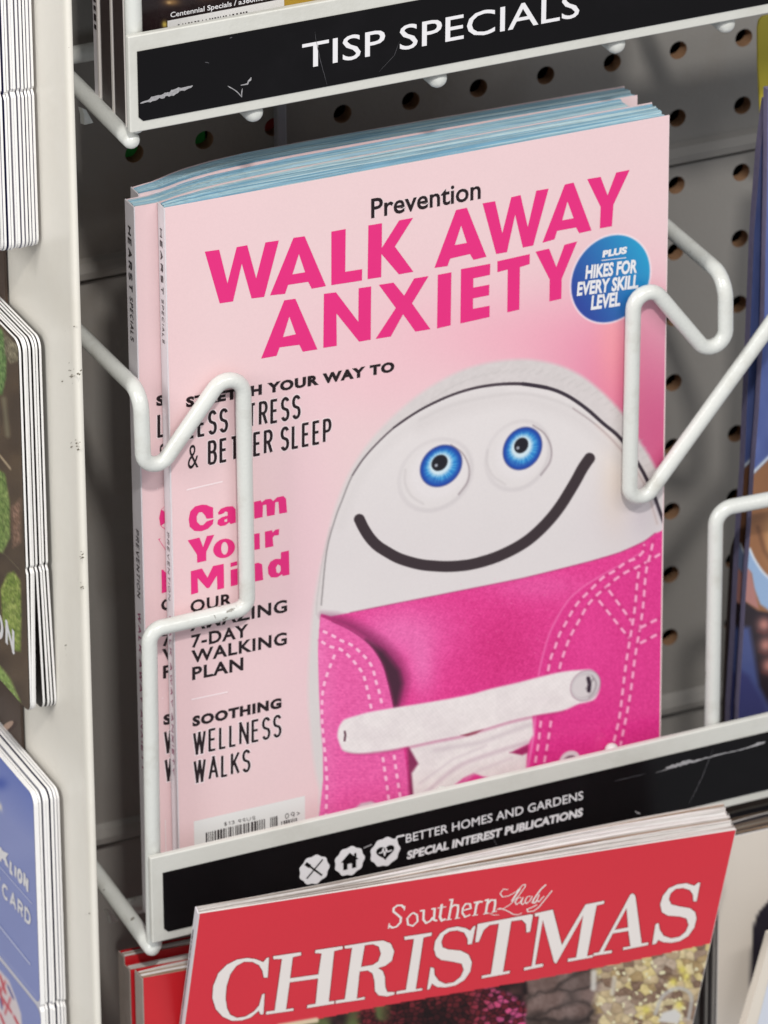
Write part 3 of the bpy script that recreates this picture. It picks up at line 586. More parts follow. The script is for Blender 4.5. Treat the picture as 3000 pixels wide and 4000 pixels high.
    P.poly(sm(rf[:11])+rf[11:], rfc, 2.5); P.line(rf[:9], 7, (240, 120, 178), 3, .7); P.line([(2091, 2800), (2084, 2875), (2072, 2945), (2060, 3010)], 8, (240, 130, 186), 3, .8)
    ST = (248, 166, 202)
    for pts in ([(2139, 2631), (2151, 2572), (2169, 2527), (2186, 2477), (2208, 2438), (2238, 2383), (2263, 2348), (2293, 2318), (2328, 2283), (2358, 2254), (2402, 2229), (2442, 2199), (2487, 2179), (2512, 2154), (2516, 2130)],
                [(2183, 2622), (2193, 2582), (2208, 2537), (2223, 2497), (2243, 2457), (2268, 2413), (2293, 2368), (2323, 2333), (2362, 2298), (2402, 2264), (2447, 2234), (2492, 2214), (2537, 2189), (2575, 2166)],
                [(2333, 2338), (2457, 2492)], [(2372, 2298), (2472, 2433)],
                [(2497, 2224), (2489, 2278), (2484, 2338), (2477, 2398), (2469, 2448), (2459, 2507), (2447, 2582), (2437, 2661), (2427, 2746), (2417, 2816), (2395, 2910)],
                [(2551, 2114), (2541, 2164), (2527, 2214), (2519, 2278), (2514, 2348), (2504, 2428), (2492, 2497), (2479, 2577), (2469, 2661), (2459, 2731), (2447, 2796), (2437, 2845), (2424, 2910)],
                [(2492, 2457), (2575, 2415)], [(2492, 2517), (2575, 2474)], [(2114, 2806), (2104, 2900), (2089, 2990)], [(2154, 2806), (2140, 2900), (2124, 2990)]):
        P.line(pts, 15, (196, 40, 116), 3, .5); P.line(pts, 10, ST, 2, 1, dash=(46, .36))
    for pts in ([(1253, 2462), (1296, 2481), (1330, 2501), (1374, 2520), (1403, 2544), (1436, 2578), (1456, 2612), (1468, 2660), (1480, 2698), (1492, 2751)],
                [(1248, 2501), (1287, 2525), (1325, 2534), (1359, 2559), (1393, 2597), (1417, 2631), (1429, 2669), (1439, 2713), (1451, 2771)],
                [(1494, 2949), (1506, 3030), (1518, 3118), (1524, 3180)], [(1538, 2940), (1552, 3040), (1564, 3118), (1570, 3180)],
                [(1311, 2549), (1277, 2636), (1260, 2708), (1258, 2805), (1263, 2877), (1272, 2973), (1277, 3070), (1272, 3210)]):
        P.line(pts, 15, (214, 70, 146), 3, .4); P.line(pts, 11, (250, 188, 216), 2, 1, dash=(37, .33))
    # laces
    lace2 = [(1590, 2905), (1634, 2983), (1608, 3021), (1616, 3125), (1700, 3140), (1770, 3072), (1810, 3040), (1851, 3021), (1890, 3035), (1940, 3040), (2055, 3015), (2060, 2935), (2010, 2932), (2064, 2905), (2084, 2870), (2079, 2780), (1900, 2835), (1700, 2880)]
    def lc(x, y):
        c = np.zeros(x.shape+(3,))+np.array((234, 225, 224.)); n = (vnoise(x+y*.3, y, 15, 12)*.6+vnoise(x, y, 8, 13)*.4)[..., None]; w_ = (np.sin((x+y*.2)*.33)*np.sin((y-x*.1)*.36))[..., None]; return c+(n-.5)*12+w_*3.5-np.array((6, 7, 6.))*np.clip((vnoise(x, y, 70, 14)-.6)*3, 0, 1)[..., None]
    P.poly([(1590, 2915), (1650, 2915), (1645, 3000), (1625, 3130), (1600, 3130)], (110, 40, 72), 8, .8)
    P.poly(lace2, lc, 5); P.line([(1650, 3110), (1780, 3000), (1900, 2950), (2060, 2900)], 12, (190, 160, 174), 9, .6); P.line([(1640, 3060), (1770, 2965), (1900, 2912)], 7, (205, 188, 194), 6, .6); P.line([(1760, 3090), (1870, 3010), (2000, 2960)], 8, (206, 186, 194), 7, .5); P.line([(1700, 2930), (1880, 2900), (2070, 2830)], 14, (198, 182, 188), 9, .6)
    P.poly([(1990, 2940), (2030, 2925), (2064, 2908), (2062, 2940), (2040, 2950)], (160, 40, 96), 4)
    lace = [(1318, 2880), (1319, 2860), (1325, 2838), (1336, 2820), (1349, 2809), (1393, 2795), (1451, 2780), (1562, 2761), (1682, 2742), (1827, 2715), (1920, 2690), (2024, 2666), (2109, 2644), (2198, 2624), (2278, 2616), (2313, 2617), (2338, 2641), (2344, 2668), (2340, 2700), (2323, 2731), (2293, 2743), (2258, 2751), (2198, 2776), (2099, 2793), (1999, 2815), (1890, 2848), (1807, 2872), (1700, 2893), (1600, 2915), (1538, 2927), (1484, 2935), (1417, 2942), (1364, 2940), (1335, 2925)]
    P.line(lace[22:33], 16, (170, 40, 100), 7, .5); P.poly(sm(lace+[lace[0]]), lc, 4.5); P.poly([(1800, 2872), (1850, 2858), (1888, 2849), (1860, 2866), (1825, 2876)], (150, 70, 90), 3)
    P.line([(1338, 2930), (1400, 2943), (1480, 2938), (1560, 2925)], 4, (190, 176, 178), 3, .7)
    P.line([(1347, 2858), (1349, 2872), (1346, 2893)], 8, (92, 50, 66), 2)
    P.ell(2287, 2678, 60, (120, 70, 96), 3, .5); P.ell(2287, 2678, 56, (206, 198, 200), 3, 1); P.ell(2283, 2679, 47, (168, 156, 160), 3, .5); P.ell(2279, 2680, 44, (214, 205, 206), 5, 1)
    P.line([(2298, 2650), (2303, 2672), (2300, 2698)], 15, (44, 26, 42), 3); P.line([(2290, 2690), (2318, 2652)], 5, (90, 76, 84), 3, .6); P.line([(2312, 2640), (2330, 2670), (2320, 2705), (2300, 2725)], 4, (140, 124, 130), 3, .7)
    P.ell(2225, 2975, 42, (224, 212, 216), 3); P.ell(2226, 2980, 29, (130, 100, 116), 3); P.ell(2228, 2988, 20, (190, 170, 180), 4)
    P.poly([(1375, 3210), (1385, 3160), (1410, 3138), (1450, 3130), (1500, 3150), (1530, 3170), (1530, 3210)], (214, 200, 206), 5)
    # badge
    bx, by = 2385, 1089; P.ell(bx, by, 174, (240, 222, 228), 4, 1, .915); d = (x-bx)/155.; e_ = (y-by)/170.
    t = np.clip(.5+.42*d-.25*e_, 0, 1)[..., None]; bc = np.array((44, 66, 150.))*(1-t)+np.array((38, 150, 196.))*t
    dd = np.hypot((x-bx)/.915, (y-by)+.2*(x-bx)); a = np.clip(.5-(dd-168)/6, 0, 1)[..., None]; P.c = P.c*(1-a)+bc*a
    return P.c
TIT1 = {'o': (700, 600, 1.659), 'p': [[[(165, 635), (258, 622), (312, 840), (372, 605), (440, 593), (498, 808), (558, 575), (645, 562), (550, 928), (468, 938), (405, 712), (348, 957), (262, 970)]],
 [[(740, 545), (812, 535), (950, 858), (858, 875), (835, 830), (705, 850), (685, 908), (588, 918)], [(775, 650), (815, 768), (733, 782)]],
 [[(985, 505), (1078, 488), (1075, 765), (1185, 748), (1183, 822), (985, 852)]],
 [[(1225, 465), (1313, 450), (1312, 610), (1425, 432), (1515, 415), (1397, 602), (1517, 765), (1423, 782), (1310, 650), (1308, 800), (1220, 813)]],
 [[(680, 950), (752, 940), (895, 1268), (800, 1283), (778, 1238), (650, 1255), (630, 1310), (530, 1328)], [(713, 1055), (755, 1170), (672, 1188)]],
 [[(937, 908), (1015, 898), (1160, 1090), (1162, 872), (1243, 860), (1240, 1205), (1165, 1218), (1018, 1035), (1020, 1245), (933, 1258)]],
 [[(1293, 850), (1388, 835), (1457, 920), (1522, 808), (1615, 793), (1508, 970), (1627, 1137), (1530, 1153), (1450, 1040), (1370, 1185), (1272, 1200), (1403, 1000)]]]}
TIT2 = {'o': (1600, 600, 1.659), 'p': [[[(300, 365), (370, 350), (497, 668), (413, 688), (390, 650), (262, 680), (245, 728), (160, 740)], [(333, 465), (370, 578), (292, 592)]],
 [[(472, 322), (553, 307), (600, 515), (658, 282), (718, 268), (765, 475), (820, 240), (900, 226), (800, 595), (733, 608), (683, 395), (630, 638), (560, 650)]],
 [[(1005, 200), (1062, 187), (1178, 497), (1098, 515), (1078, 478), (955, 500), (938, 555), (860, 577)], [(1022, 310), (1062, 418), (988, 432)]],
 [[(1150, 165), (1237, 150), (1282, 270), (1338, 122), (1425, 105), (1320, 330), (1310, 470), (1232, 484), (1237, 345)]],
 [[(182, 785), (270, 768), (265, 1112), (177, 1132)]],
 [[(332, 748), (522, 713), (520, 785), (412, 808), (412, 868), (516, 848), (514, 917), (410, 938), (410, 1005), (518, 985), (517, 1058), (328, 1100)]],
 [[(568, 697), (778, 650), (777, 715), (714, 735), (710, 1010), (632, 1028), (635, 750), (568, 768)]],
 [[(815, 635), (903, 615), (950, 735), (1003, 590), (1085, 568), (985, 810), (982, 940), (905, 957), (907, 815)]]]}
HM = .285
rootA, covA, spA, (A, B, Y) = magazine('magazine', 'front pink magazine about walking with a smiling shoe on its cover, nearest the wire hooks', YC, (645, 812), (2615, 450), HM, .0048, .0130, m_spine, PAGE_BLUE, m_pinkpaper, group='pink walking magazines in the middle basket')
PC = PY(YC)
g = g0 = plgrid(A+(.0002, -.00006, -.0002), np.array((B[0]-.0005, Y-.00006, B[2]-.0002)), A+(.0002, -.00006, -.268), 560, 740); gx, gy = proj(g)
art = grid('cover_art', g, pink_cover_paint(gx, gy), covA)
decor = []
def cov(name, fn, m_=m_ink_black, halo=None):
    if halo:
        mb = MB(); fn(mb, halo, .00009); decor.append(mb.build(name+'_outline', m_halo, covA))
    mb = MB(); fn(mb, 0, .00014); o = mb.build(name, m_, covA); decor.append(o); return o
mb = MB()
for T in (TIT1, TIT2):
    for loops in T['p']: polys(mb, PC, [zc(l, *T['o']) for l in loops], .00012)
decor.append(mb.build('title', m_ink_pink, covA))
cov('masthead', lambda mb, g_, o: bfont(mb, PC, 'Prevention', (1449, 853), (1877, 776), (1449, 776), .018+g_*6, o), halo=.003)
def para(L):
    def f(mb, g_, o):
        for t, a, b, c, pen, gp, sl in L: letters(mb, PC, t, a, b, c, pen, off=o, gap=gp, slant=sl, grow=g_)
    return f
cov('headline', lambda mb, g_, o: [bfont(mb, PC, 'STRETCH YOUR WAY TO', (726, 1592), (1540, 1451), (726, 1551), 0.06+g_*18, o, shear=0.0, sp=1.15)], halo=.0007)
cov('headline', para([('LESS STRESS', (730, 1716), (1174, 1634), (730, 1620), .12, .24, 0), ('BETTER SLEEP', (811, 1818), (1294, 1726), (811, 1722), .12, .24, 0)]), halo=.0007)
cov('headline', lambda mb, g_, o: bfont(mb, PC, '&', (733, 1832), (775, 1824), (733, 1738), .0+g_*12, o), halo=.0007)
HEAD = [((600, 1350, 2.074), [[[(480, 1310), (482, 1395), (430, 1402), (412, 1370), (390, 1347), (365, 1350), (347, 1385), (350, 1425), (375, 1453), (400, 1453), (430, 1422), (485, 1405), (478, 1445), (440, 1482), (385, 1503), (330, 1500), (292, 1467), (283, 1405), (296, 1342), (335, 1302), (390, 1287), (430, 1290), (455, 1302)]],
 [[(520, 1352), (545, 1320), (590, 1303), (640, 1300), (663, 1325), (665, 1432), (622, 1445), (612, 1430), (580, 1455), (540, 1462), (515, 1445), (520, 1412), (550, 1390), (600, 1375), (598, 1347), (580, 1342), (565, 1358), (525, 1370)], [(595, 1400), (572, 1410), (573, 1428), (595, 1424)]],
 [[(690, 1215), (745, 1203), (748, 1410), (692, 1422)]],
 [[(812, 1265), (868, 1253), (874, 1270), (905, 1245), (950, 1240), (967, 1258), (1000, 1228), (1050, 1217), (1072, 1240), (1080, 1350), (1017, 1362), (1010, 1264), (985, 1268), (980, 1370), (917, 1382), (912, 1286), (885, 1292), (882, 1388), (815, 1402)]]]),
 ((600, 2050, 2.074), [[[(275, 125), (370, 102), (400, 180), (430, 90), (490, 80), (425, 220), (425, 290), (352, 306), (350, 240)]],
 [[(570+88*math.cos(t), 190-78*math.sin(t)-12*math.cos(t)) for t in np.linspace(0, 6.2832, 29)[:-1]], [(574+28*math.cos(t), 189-52*math.sin(t)) for t in np.linspace(0, 6.2832, 21)[:-1]]],
 [[(690, 100), (745, 88), (748, 165), (762, 176), (785, 174), (805, 158), (806, 75), (858, 65), (860, 195), (815, 203), (805, 190), (770, 212), (720, 212), (695, 190)]],
 [[(900, 55), (960, 42), (963, 62), (985, 40), (1017, 32), (1013, 82), (977, 86), (963, 105), (970, 172), (903, 187)]],
 [[(300, 375), (390, 352), (435, 427), (480, 333), (567, 315), (570, 512), (515, 525), (512, 410), (450, 510), (430, 512), (355, 430), (360, 548), (303, 565)]],
 [[(622, 308), (675, 293), (676, 325), (622, 342)]], [[(622, 365), (678, 352), (680, 484), (624, 498)]],
 [[(708, 350), (765, 337), (768, 352), (800, 320), (845, 305), (878, 318), (887, 445), (820, 458), (815, 362), (790, 368), (775, 390), (778, 470), (712, 482)]],
 [[(1030, 222), (1095, 207), (1100, 402), (1045, 414), (1040, 400), (1000, 425), (950, 425), (928, 395), (925, 340), (945, 298), (985, 275), (1030, 275)], [(1005, 318), (1027, 332), (1030, 368), (1015, 392), (995, 384), (990, 345)]]])]
cov('headline', lambda mb, g_, o: [polys(mb, PC, [zc(l, *z) for l in lp], o) for z, ls in HEAD for lp in ls], m_ink_pink)
cov('headline', lambda mb, g_, o: [bfont(mb, PC, 'OUR', (743, 2394), (906, 2363), (743, 2346), 0.032+g_*20, o, shear=0, sp=1.1), bfont(mb, PC, 'AMAZING', (743, 2466), (1121, 2390), (743, 2416), 0.032+g_*20, o, shear=0, sp=1.1), bfont(mb, PC, '7-DAY', (747, 2531), (969, 2486), (747, 2481), 0.032+g_*20, o, shear=0, sp=1.1), bfont(mb, PC, 'WALKING', (747, 2591), (1120, 2517), (747, 2541), 0.032+g_*20, o, shear=0, sp=1.1), bfont(mb, PC, 'PLAN', (750, 2657), (950, 2617), (750, 2606), 0.032+g_*20, o, shear=0, sp=1.1)], halo=.0007)
cov('headline', lambda mb, g_, o: [bfont(mb, PC, 'SOOTHING', (751, 2839), (1099, 2765), (751, 2798), 0.06+g_*18, o, shear=0.0, sp=1.15)], halo=.0007)
cov('headline', para([('WELLNESS', (753, 2950), (1099, 2877), (753, 2860), .11, .24, 0), ('WALKS', (755, 3060), (978, 3013), (755, 2970), .11, .24, 0)]), halo=.0007)
for a_, b_ in (((728, 1913), (870, 1880)), ((747, 2732), (889, 2702))): cov('rule_line', lambda mb, g_, o: ribbon(mb, [PC.at(*a_), PC.at(*b_)], .0006, PC.n, o), m_halo)
cov('badge_lettering', lambda mb, g_, o: [bfont(mb, PC, 'PLUS', (2352, 1006), (2449, 989), (2352, 979), 0.06+g_*0, o, shear=0.1, sp=1.0), bfont(mb, PC, 'HIKES FOR', (2285, 1090), (2487, 1065), (2285, 1037), 0.04+g_*0, o, shear=0.15, sp=1.0), bfont(mb, PC, 'EVERY SKILL', (2252, 1156), (2493, 1125), (2252, 1102), 0.04+g_*0, o, shear=0.15, sp=1.0), bfont(mb, PC, 'LEVEL', (2307, 1211), (2422, 1194), (2307, 1155), 0.04+g_*0, o, shear=0.15, sp=1.0)], m_ink_white)
cov('badge_rule', lambda mb, g_, o: ribbon(mb, [PC.at(2349, 1017), PC.at(2445, 1006)], .0003, PC.n, o), m_ink_white)
# barcode
mb = MB(); polys(mb, PC, [[(757, 3208), (1191, 3108), (1192, 3300), (760, 3400)]], .0001); bcp = mb.build('barcode_panel', mat('barcode_paper', (226, 224, 222), .4, .02), covA); decor.append(bcp)
mb = MB(); x = 803.
while x < 1080:
    wd = random.choice((3, 3, 4, 6, 8)); 
    if not 1036 < x < 1050:
        yt = 3252-(x-803)*.235; mb.quad(*[PC.at(*q, .00016) for q in ((x, yt), (x+wd, yt-wd*.235), (x+wd+1, yt+90), (x+1, yt+90))])
    x += wd+random.choice((3, 4, 5, 7))
x = 1098.
while x < 1156:
    wd = random.choice((3, 4, 6)); yt = 3208-(x-1098)*.235; mb.quad(*[PC.at(*q, .00016) for q in ((x, yt), (x+wd, yt-wd*.235), (x+wd+1, yt+60), (x+1, yt+60))]); x += wd+random.choice((3, 4, 6))
letters(mb, PC, '$13.99US', (875, 3226), (997, 3200), (875, 3212), .14, off=.00016, gap=.35); letters(mb, PC, '09>', (1113, 3199), (1170, 3186), (1113, 3178), .12, off=.00016, gap=.3)
decor.append(mb.build('barcode_print', m_ink_black, covA))
# spine lettering: runs down the spine
def spine_text(sp, X, Y, tl_, ztop, parts, parent):
    PS = Pl((X, 0, 0), (-1, 0, 0)); PS.n = np.array((-1., 0, 0))
    for t, z0, z1, m_, pen, f0, f1 in parts:
        mb = MB(); ya = Y+tl_*f0; yb = Y+tl_*f1    # text direction -Z, letter tops toward +(-)Y
        class P_(Pl):
            def __init__(s): s.n = np.array((-1., 0, 0))
            def at(s, a, b, off=0.): return np.array((X-off, a, b))
        letters(mb, P_(), t, (yb, ztop-z0), (yb, ztop-z1), (ya, ztop-z0), pen, off=.0001, gap=.3); mb.build('spine_lettering', m_, parent)
m_spink = mat('dark_pink_ink', (150, 60, 104), **INK)
SPT = [('HEARST', .009, .034, m_ink_black, .22, .3, .75), ('SPECIALS', .036, .053, m_ink_black, .15, .3, .7), ('PREVENTION', .127, .154, m_ink_black, .14, .3, .7), ('WALK AWAY ANXIETY', .160, .225, m_spink, .2, .3, .68)]
spine_text(spA, A[0]-.00046, YC+.0005, .0048, A[2], SPT, spA)
# magazine B behind, shifted left
wA = lambda t: .0062+(.0144-.0062)*(1-math.exp(-10*t))
def baseB(t): return wA(max(0, t-.048))+.0002
def baseC(t): return baseB(t)+.0085+.0022*(1-math.exp(-10*t))
def behind(label, bs, TLp, TRp, tl, tr, art_):
    r, c, s, (A2, B2, Y2) = magazine('magazine', label, YC, TLp, TRp, HM, tl, tr, m_spine, PAGE_BLUE, m_pinkpaper, group='pink walking magazines in the middle basket', base=bs)
    spine_text(s, A2[0]-.00046, YC+bs(0)+.0005, tl, A2[2], SPT, s)
    if not art_: return
    W2 = B2[0]-A2[0]; dx = A2[0]-A[0]; dz = A2[2]-A[2]; ys = np.vectorize(lambda x: bs(min(max((x-A2[0])/W2, 0), 1)))
    gg = g0[:110].copy(); cc = pink_cover_paint(*proj(gg)); gg[..., 0] += dx; gg[..., 2] += dz; gg[..., 1] += ys(gg[..., 0]); grid('cover_art', gg, cc, c)
    for o in decor:
        me = o.data.copy(); V_ = np.empty(len(me.vertices)*3, np.float32); me.vertices.foreach_get('co', V_); V_ = V_.reshape(-1, 3)
        V_[:, 0] += dx; V_[:, 2] += dz; V_[:, 1] += ys(V_[:, 0]); me.vertices.foreach_set('co', V_.reshape(-1)); n = o.copy(); n.data = me; col.objects.link(n); n.parent = c; n.matrix_parent_inverse = c.matrix_world.inverted()
bpy.context.view_layer.update()
behind('second pink walking magazine, set further left behind the front one', baseB, (527, 808), (2468, 418), .0072, .0086, True)
behind('rear pink walking magazine, tallest and partly hidden at the back of its basket', baseC, (545, 757), (2490, 372), .0062, .0096, False)

# ================================================================== dark magazines in the upper basket
m_dkspine = mat('dark_brown_spine', (52, 38, 38), .4, .08, 100); m_dkcover = mat('dark_brown_cover', (40, 28, 28), .36, .25, 40)
PAGE_GREY = PAGE_WHITE
zb_ = PY(YC+.0266).at(385, 395)[2]
def dark_mag(label, Y, xpx, ypx, tl_, art_=False, cm=m_dkcover):
    a = PY(Y).at(xpx, ypx); Hh = .27; top = (a[0], Y, zb_+Hh)
    q = lambda P: tuple(float(v) for v in (lambda r: (r[0], r[1]))(proj(np.array(P))))
    TL_ = q(top); TR_ = q((a[0]+.2, Y, zb_+Hh))
    r, c, s, _ = magazine('magazine', label, Y, TL_, TR_, Hh, tl_, .006, m_dkspine, PAGE_GREY, cover_m=cm, group='dark brown magazines in the upper basket', slabs=8)
    mb = MB(); mb.box((a[0]-.0003, Y-.0001, zb_+Hh/2), (.0016, .0012, Hh)); mb.build('cover_edge', m_paper, r)
    return r, c, a
rD, cD, aD = dark_mag('front dark brown magazine over a white barcode strip above the upper black label', YC, 500, 300, .010)
rE, cE, aE = dark_mag('second dark brown magazine, its white edge just left of the upper basket post', YC+.0133, 449, 300, .0095)
rF, cF, aF = dark_mag('rearmost dark brown magazine with a pale spine in the upper basket', YC+.0266, 396, 300, .004)
mb = MB(); mb.box((aF[0]-.0006, YC+.0266+.0018, zb_+.135), (.0006, .0044, .27)); mb.build('pale_spine', m_spine, rF)
for k in range(7):
    z0 = zb_+.027+k*.0035; mb = MB(); P0 = np.array((aF[0]-.00102, YC+.0266+.001, z0)); mb.box((P0[0], YC+.0285, z0), (.0001, .0018, .0016+.0008*(k % 2)), None); mb.build('spine_lettering', m_ink_black, rF)
PD = PY(YC)
def dcov(x, y):
    P = Paint(x, y, (38, 26, 27)); n = vnoise(x, y, 40, 2); P.all((24, 16, 18), n*.6)
    P.blob(670, 8, 30, 14, (160, 120, 70), .8); P.blob(660, 10, 8, 5, (230, 190, 130), .7); P.blob(800, -20, 40, 20, (120, 80, 40), .5)
    k = x > 1106; ramp = np.array((190, 156, 64.)); P.c[k] = ramp-np.array((30, 30, 20.))*(vnoise(x, y, 60, 4)[k][..., None])
    P.blob(643, 96, 9, 14, (216, 190, 90), 1); return P.c
g = plgrid(PD.at(556, 60, .00006), PD.at(2400, -280, .00006), PD.at(556, 60, .00006)-np.array((0, 0, .03)), 300, 60)
g = g+np.array((0, 0, .018)); g[:, :, 2] = g[:, :, 2]-0; gx, gy = proj(g); grid('cover_art', g, dcov(gx, gy), cD)
mb = MB(); polys(mb, PD, [[(654, 81), (1109, -6), (1111, 60), (654, 150)]], .0001); bp = mb.build('barcode_panel', mat('barcode_paper', (0, 0, 0)), cD)
mb = MB(); x = 694.
while x < 970:
    wd = random.choice((3, 5, 7)); yt = 94-(x-694)*.19; mb.quad(*[PD.at(*q, .00016) for q in ((x, yt), (x+wd, yt), (x+wd, yt+13), (x, yt+13))]); x += wd+random.choice((5, 8, 11))
mb.build('barcode_print', m_ink_black, bp)
mb = MB(); bfont(mb, PD, 'Centennial Specials / a360media Spec', (665, 68), (1130, -19), (665, 48), .015, .00016); mb.build('publisher_line', m_ink_white, cD)

# ================================================================== cream side panel and the cards hung on it
XPAN = -.0640
fe = [PX(XPAN).at(*q) for q in ((0, 0),)]
YF = -.1000
xr_ = np.mean([PY(YF).at(x, y)[0] for x, y in ((287, 30), (325, 1500), (345, 2200), (366, 3000), (398, 3980))]); XPAN = xr_-.0026
yback = np.mean([PX(XPAN).at(x, y)[1] for x, y in ((20, 1000), (27, 1190), (84, 2800))])
mb = MB(); prof = [(XPAN, .012), (XPAN, YF+.0040)]+[(XPAN+.0013-.0013*math.cos(t), YF+.0030-.0030*math.sin(t)+.0002) for t in np.linspace(.2, math.pi/2, 6)]+[(xr_-.0004, YF), (xr_, YF+.0005), (xr_, .0)]
for (x0, y0), (x1, y1) in zip(prof[:-1], prof[1:]): mb.quad((x0, y0, .32), (x1, y1, .32), (x1, y1, -.62), (x0, y0, -.62))
pan = mb.build('side_panel', m_panel, smooth=True); tag(pan, 'tall cream metal side panel with scuffed front edge, between the hanging cards and the baskets', 'panel')
m_chip = mat('panel_chip_grey', (120, 112, 96), .8, .3, 900)
PPN = PX(XPAN)
for cx, cy, n_, r_ in ((280, 1448, 9, 15), (290, 1745, 10, 17), (322, 2180, 6, 14), (318, 2290, 7, 12), (270, 182, 2, 6), (308, 1450, 3, 10), (258, 2540, 3, 12), (280, 1280, 3, 30), (285, 1500, 3, 40), (345, 3570, 2, 8)):
    for k in range(n_):
        x = cx+random.gauss(0, r_*.55); y = cy+random.gauss(0, r_); a = random.uniform(1.5, 5); b_ = a*random.uniform(.4, 1); t0 = random.uniform(0, 3)
        mb = MB(); mb.flat([[PPN.at(x+a*math.cos(t+t0)*random.uniform(.7, 1.2), y+b_*math.sin(t)*random.uniform(.7, 1.3), .00012+k*1e-5) for t in np.linspace(0, 6.28, 9)[:-1]]]); mb.build('paint_chip', m_chip, pan)
# brown printed backing card that stands behind the panel's rear edge
mb = MB(); XB_ = XPAN-.0012; pb = PX(XB_); P0 = pb.at(19, 1000); P1 = pb.at(86, 2830)
m_brn = mat('brown_printed_backing', (74, 58, 48), .5, .35, 30)
mb.prism([[np.array((XB_, P0[1]+(P0[1]-P1[1])*.1, .12)), np.array((XB_, P0[1], P0[2])), np.array((XB_, P1[1], P1[2])), np.array((XB_, P1[1]-.001, -.30)), np.array((XB_, .03, -.30)), np.array((XB_, .03, .12))]], np.array((-.0004, 0, 0)), np.array((.0006, 0, 0)))
bk = mb.build('backing_board', m_brn); tag(bk, 'dark brown printed board showing a cut stone between green and blue cards', 'board')
mb = MB(); mb.flat([[pb.at(33+28*math.cos(t)*math.cos(.5)+13*math.sin(t)*math.sin(.5), 2836-22*math.sin(t)*.8-12*math.cos(t), .0006) for t in np.linspace(0, 2*math.pi, 25)[:-1]]]); mb.build('cut_stone', mat('tan_stone', (176, 146, 128), .5, .15, 200), bk)
mb = MB(); mb.flat([[pb.at(38+34*math.cos(t)*math.cos(.5)+17*math.sin(t)*math.sin(.5), 2842-28*math.sin(t)*.8-14*math.cos(t), .0005) for t in np.linspace(0, 2*math.pi, 25)[:-1]]]); mb.build('cut_stone_shadow', mat('dark_stone', (66, 44, 38), .5, .15, 200), bk)

m_cardblue = mat('card_back_blue', (96, 98, 150), .5, .05, 100)
def card(X, Ye, zt, zn, zbm, th, bend=0., rc=.0042, W=.085, name='gift_card', body=m_cardedge, facem=None):
    """a hanging card, its plane across the board; front edge at Ye, notch at zn"""
    def rc_(cy, cz, a0, a1, r): return [(cy+r*math.cos(math.radians(a0+(a1-a0)*i/6)), cz+r*math.sin(math.radians(a0+(a1-a0)*i/6))) for i in range(7)]
    up = rc_(Ye+rc, zt-rc, 90, 180, rc)+[(Ye, zn+.0016), (Ye+.0011, zn), (Ye, zn-.0016)]
    seg = [(Ye, zn-.0016+(zbm+rc-zn+.0016)*k/6) for k in range(1, 6)]
    out = up+seg+rc_(Ye+rc, zbm+rc, 180, 270, rc)+[(Ye+W, zbm), (Ye+W, zt)]
    mb = MB(); sh = lambda z: (bend*max(0, (zn-z))/(zn-zbm))
    loop = [np.array((X+sh(z), y, z)) for y, z in out]; n = len(loop)
    tri = tessellate_polygon([[Vector((0, p[1], p[2])) for p in loop]]); a = np.array((-th/2, 0, 0)); b = -a
    mb.add([p+a for p in loop]+[p+b for p in loop], list(tri)+[tuple(n+k for k in reversed(t)) for t in tri]+[(i, (i+1) % n, n+(i+1) % n, n+i) for i in range(n)])
    o = mb.build(name, [body, facem or m_navy])
    for k in range(2*len(tri)): o.data.polygons[k].material_index = 1
    return o
def stack(xs, yref, Ye, ztp, znp, zbp, th, labels, group, bends=None, facem=None):
    """xs: pixel x of each card's front edge at yref, from the one nearest the panel outward"""
    res = []
    for i, xp in enumerate(xs):
        p = PY(Ye).at(xp+random.uniform(-2, 2)*(0 < i < len(xs)-1), yref); b = bends[i] if bends else 0.
        zt = ztp-.0006*random.random(); zn = znp+random.uniform(-.0005, .0005); zb2 = zbp[i] if isinstance(zbp, list) else zbp-random.random()*.0006
        o = card(p[0], Ye+random.uniform(-.0003, .0003), zt, zn, zb2, th*random.uniform(.85, 1.1), b, facem=facem if facem else (m_navy if i % 3 == 2 else m_pale)); tag(o, labels(i), 'gift card', group); res.append((o, p[0]))
    return res
ORD = ['first', 'second', 'third', 'fourth', 'fifth', 'sixth', 'seventh', 'eighth', 'ninth', 'tenth', 'eleventh', 'twelfth']
YE2 = -.072
zt2 = PY(YE2).at(152, 1318)[2]; zn2 = PY(YE2).at(172, 2212)[2]; zb2a = PY(YE2).at(200, 2772)[2]; zb2b = PY(YE2).at(88, 2795)[2]
xs2 = [160, 147, 134, 121, 108, 96, 82]
s2 = stack(xs2, 1500, YE2, zt2, zn2, [zb2a]*4+[zb2b]*3, .00080, lambda i: 'white-edged gift card in the middle left stack, %s counting from the cream panel' % ORD[i] if i < 6 else 'green and brown gift card picturing avocados, frontmost of the middle stack', 'gift cards hung on the side panel, middle stack', bends=[.0017, .0017, .0014, .0012, -.0012, -.0012, -.0002], facem=m_dkbrown)
YE1 = -.072
xs1 = [146, 132, 120, 106, 88, 76, 64, 49, 38, 20, 8, -6]
zn1 = PY(YE1).at(130, 352)[2]; zb1 = PY(YE1).at(150, 966)[2]
s1 = stack(xs1, 900, YE1, zn1+.10, zn1, zb1, .00092, lambda i: 'white-edged gift card in the top left stack, %s counting from the cream panel' % ORD[i], 'gift cards hung on the side panel, top stack')
YE3 = -.076
zt3 = PY(YE3).at(225, 3085)[2]; zn3 = PY(YE3).at(255, 3915)[2]
xs3 = [240, 227, 213, 196, 184, 169, 159, 149]
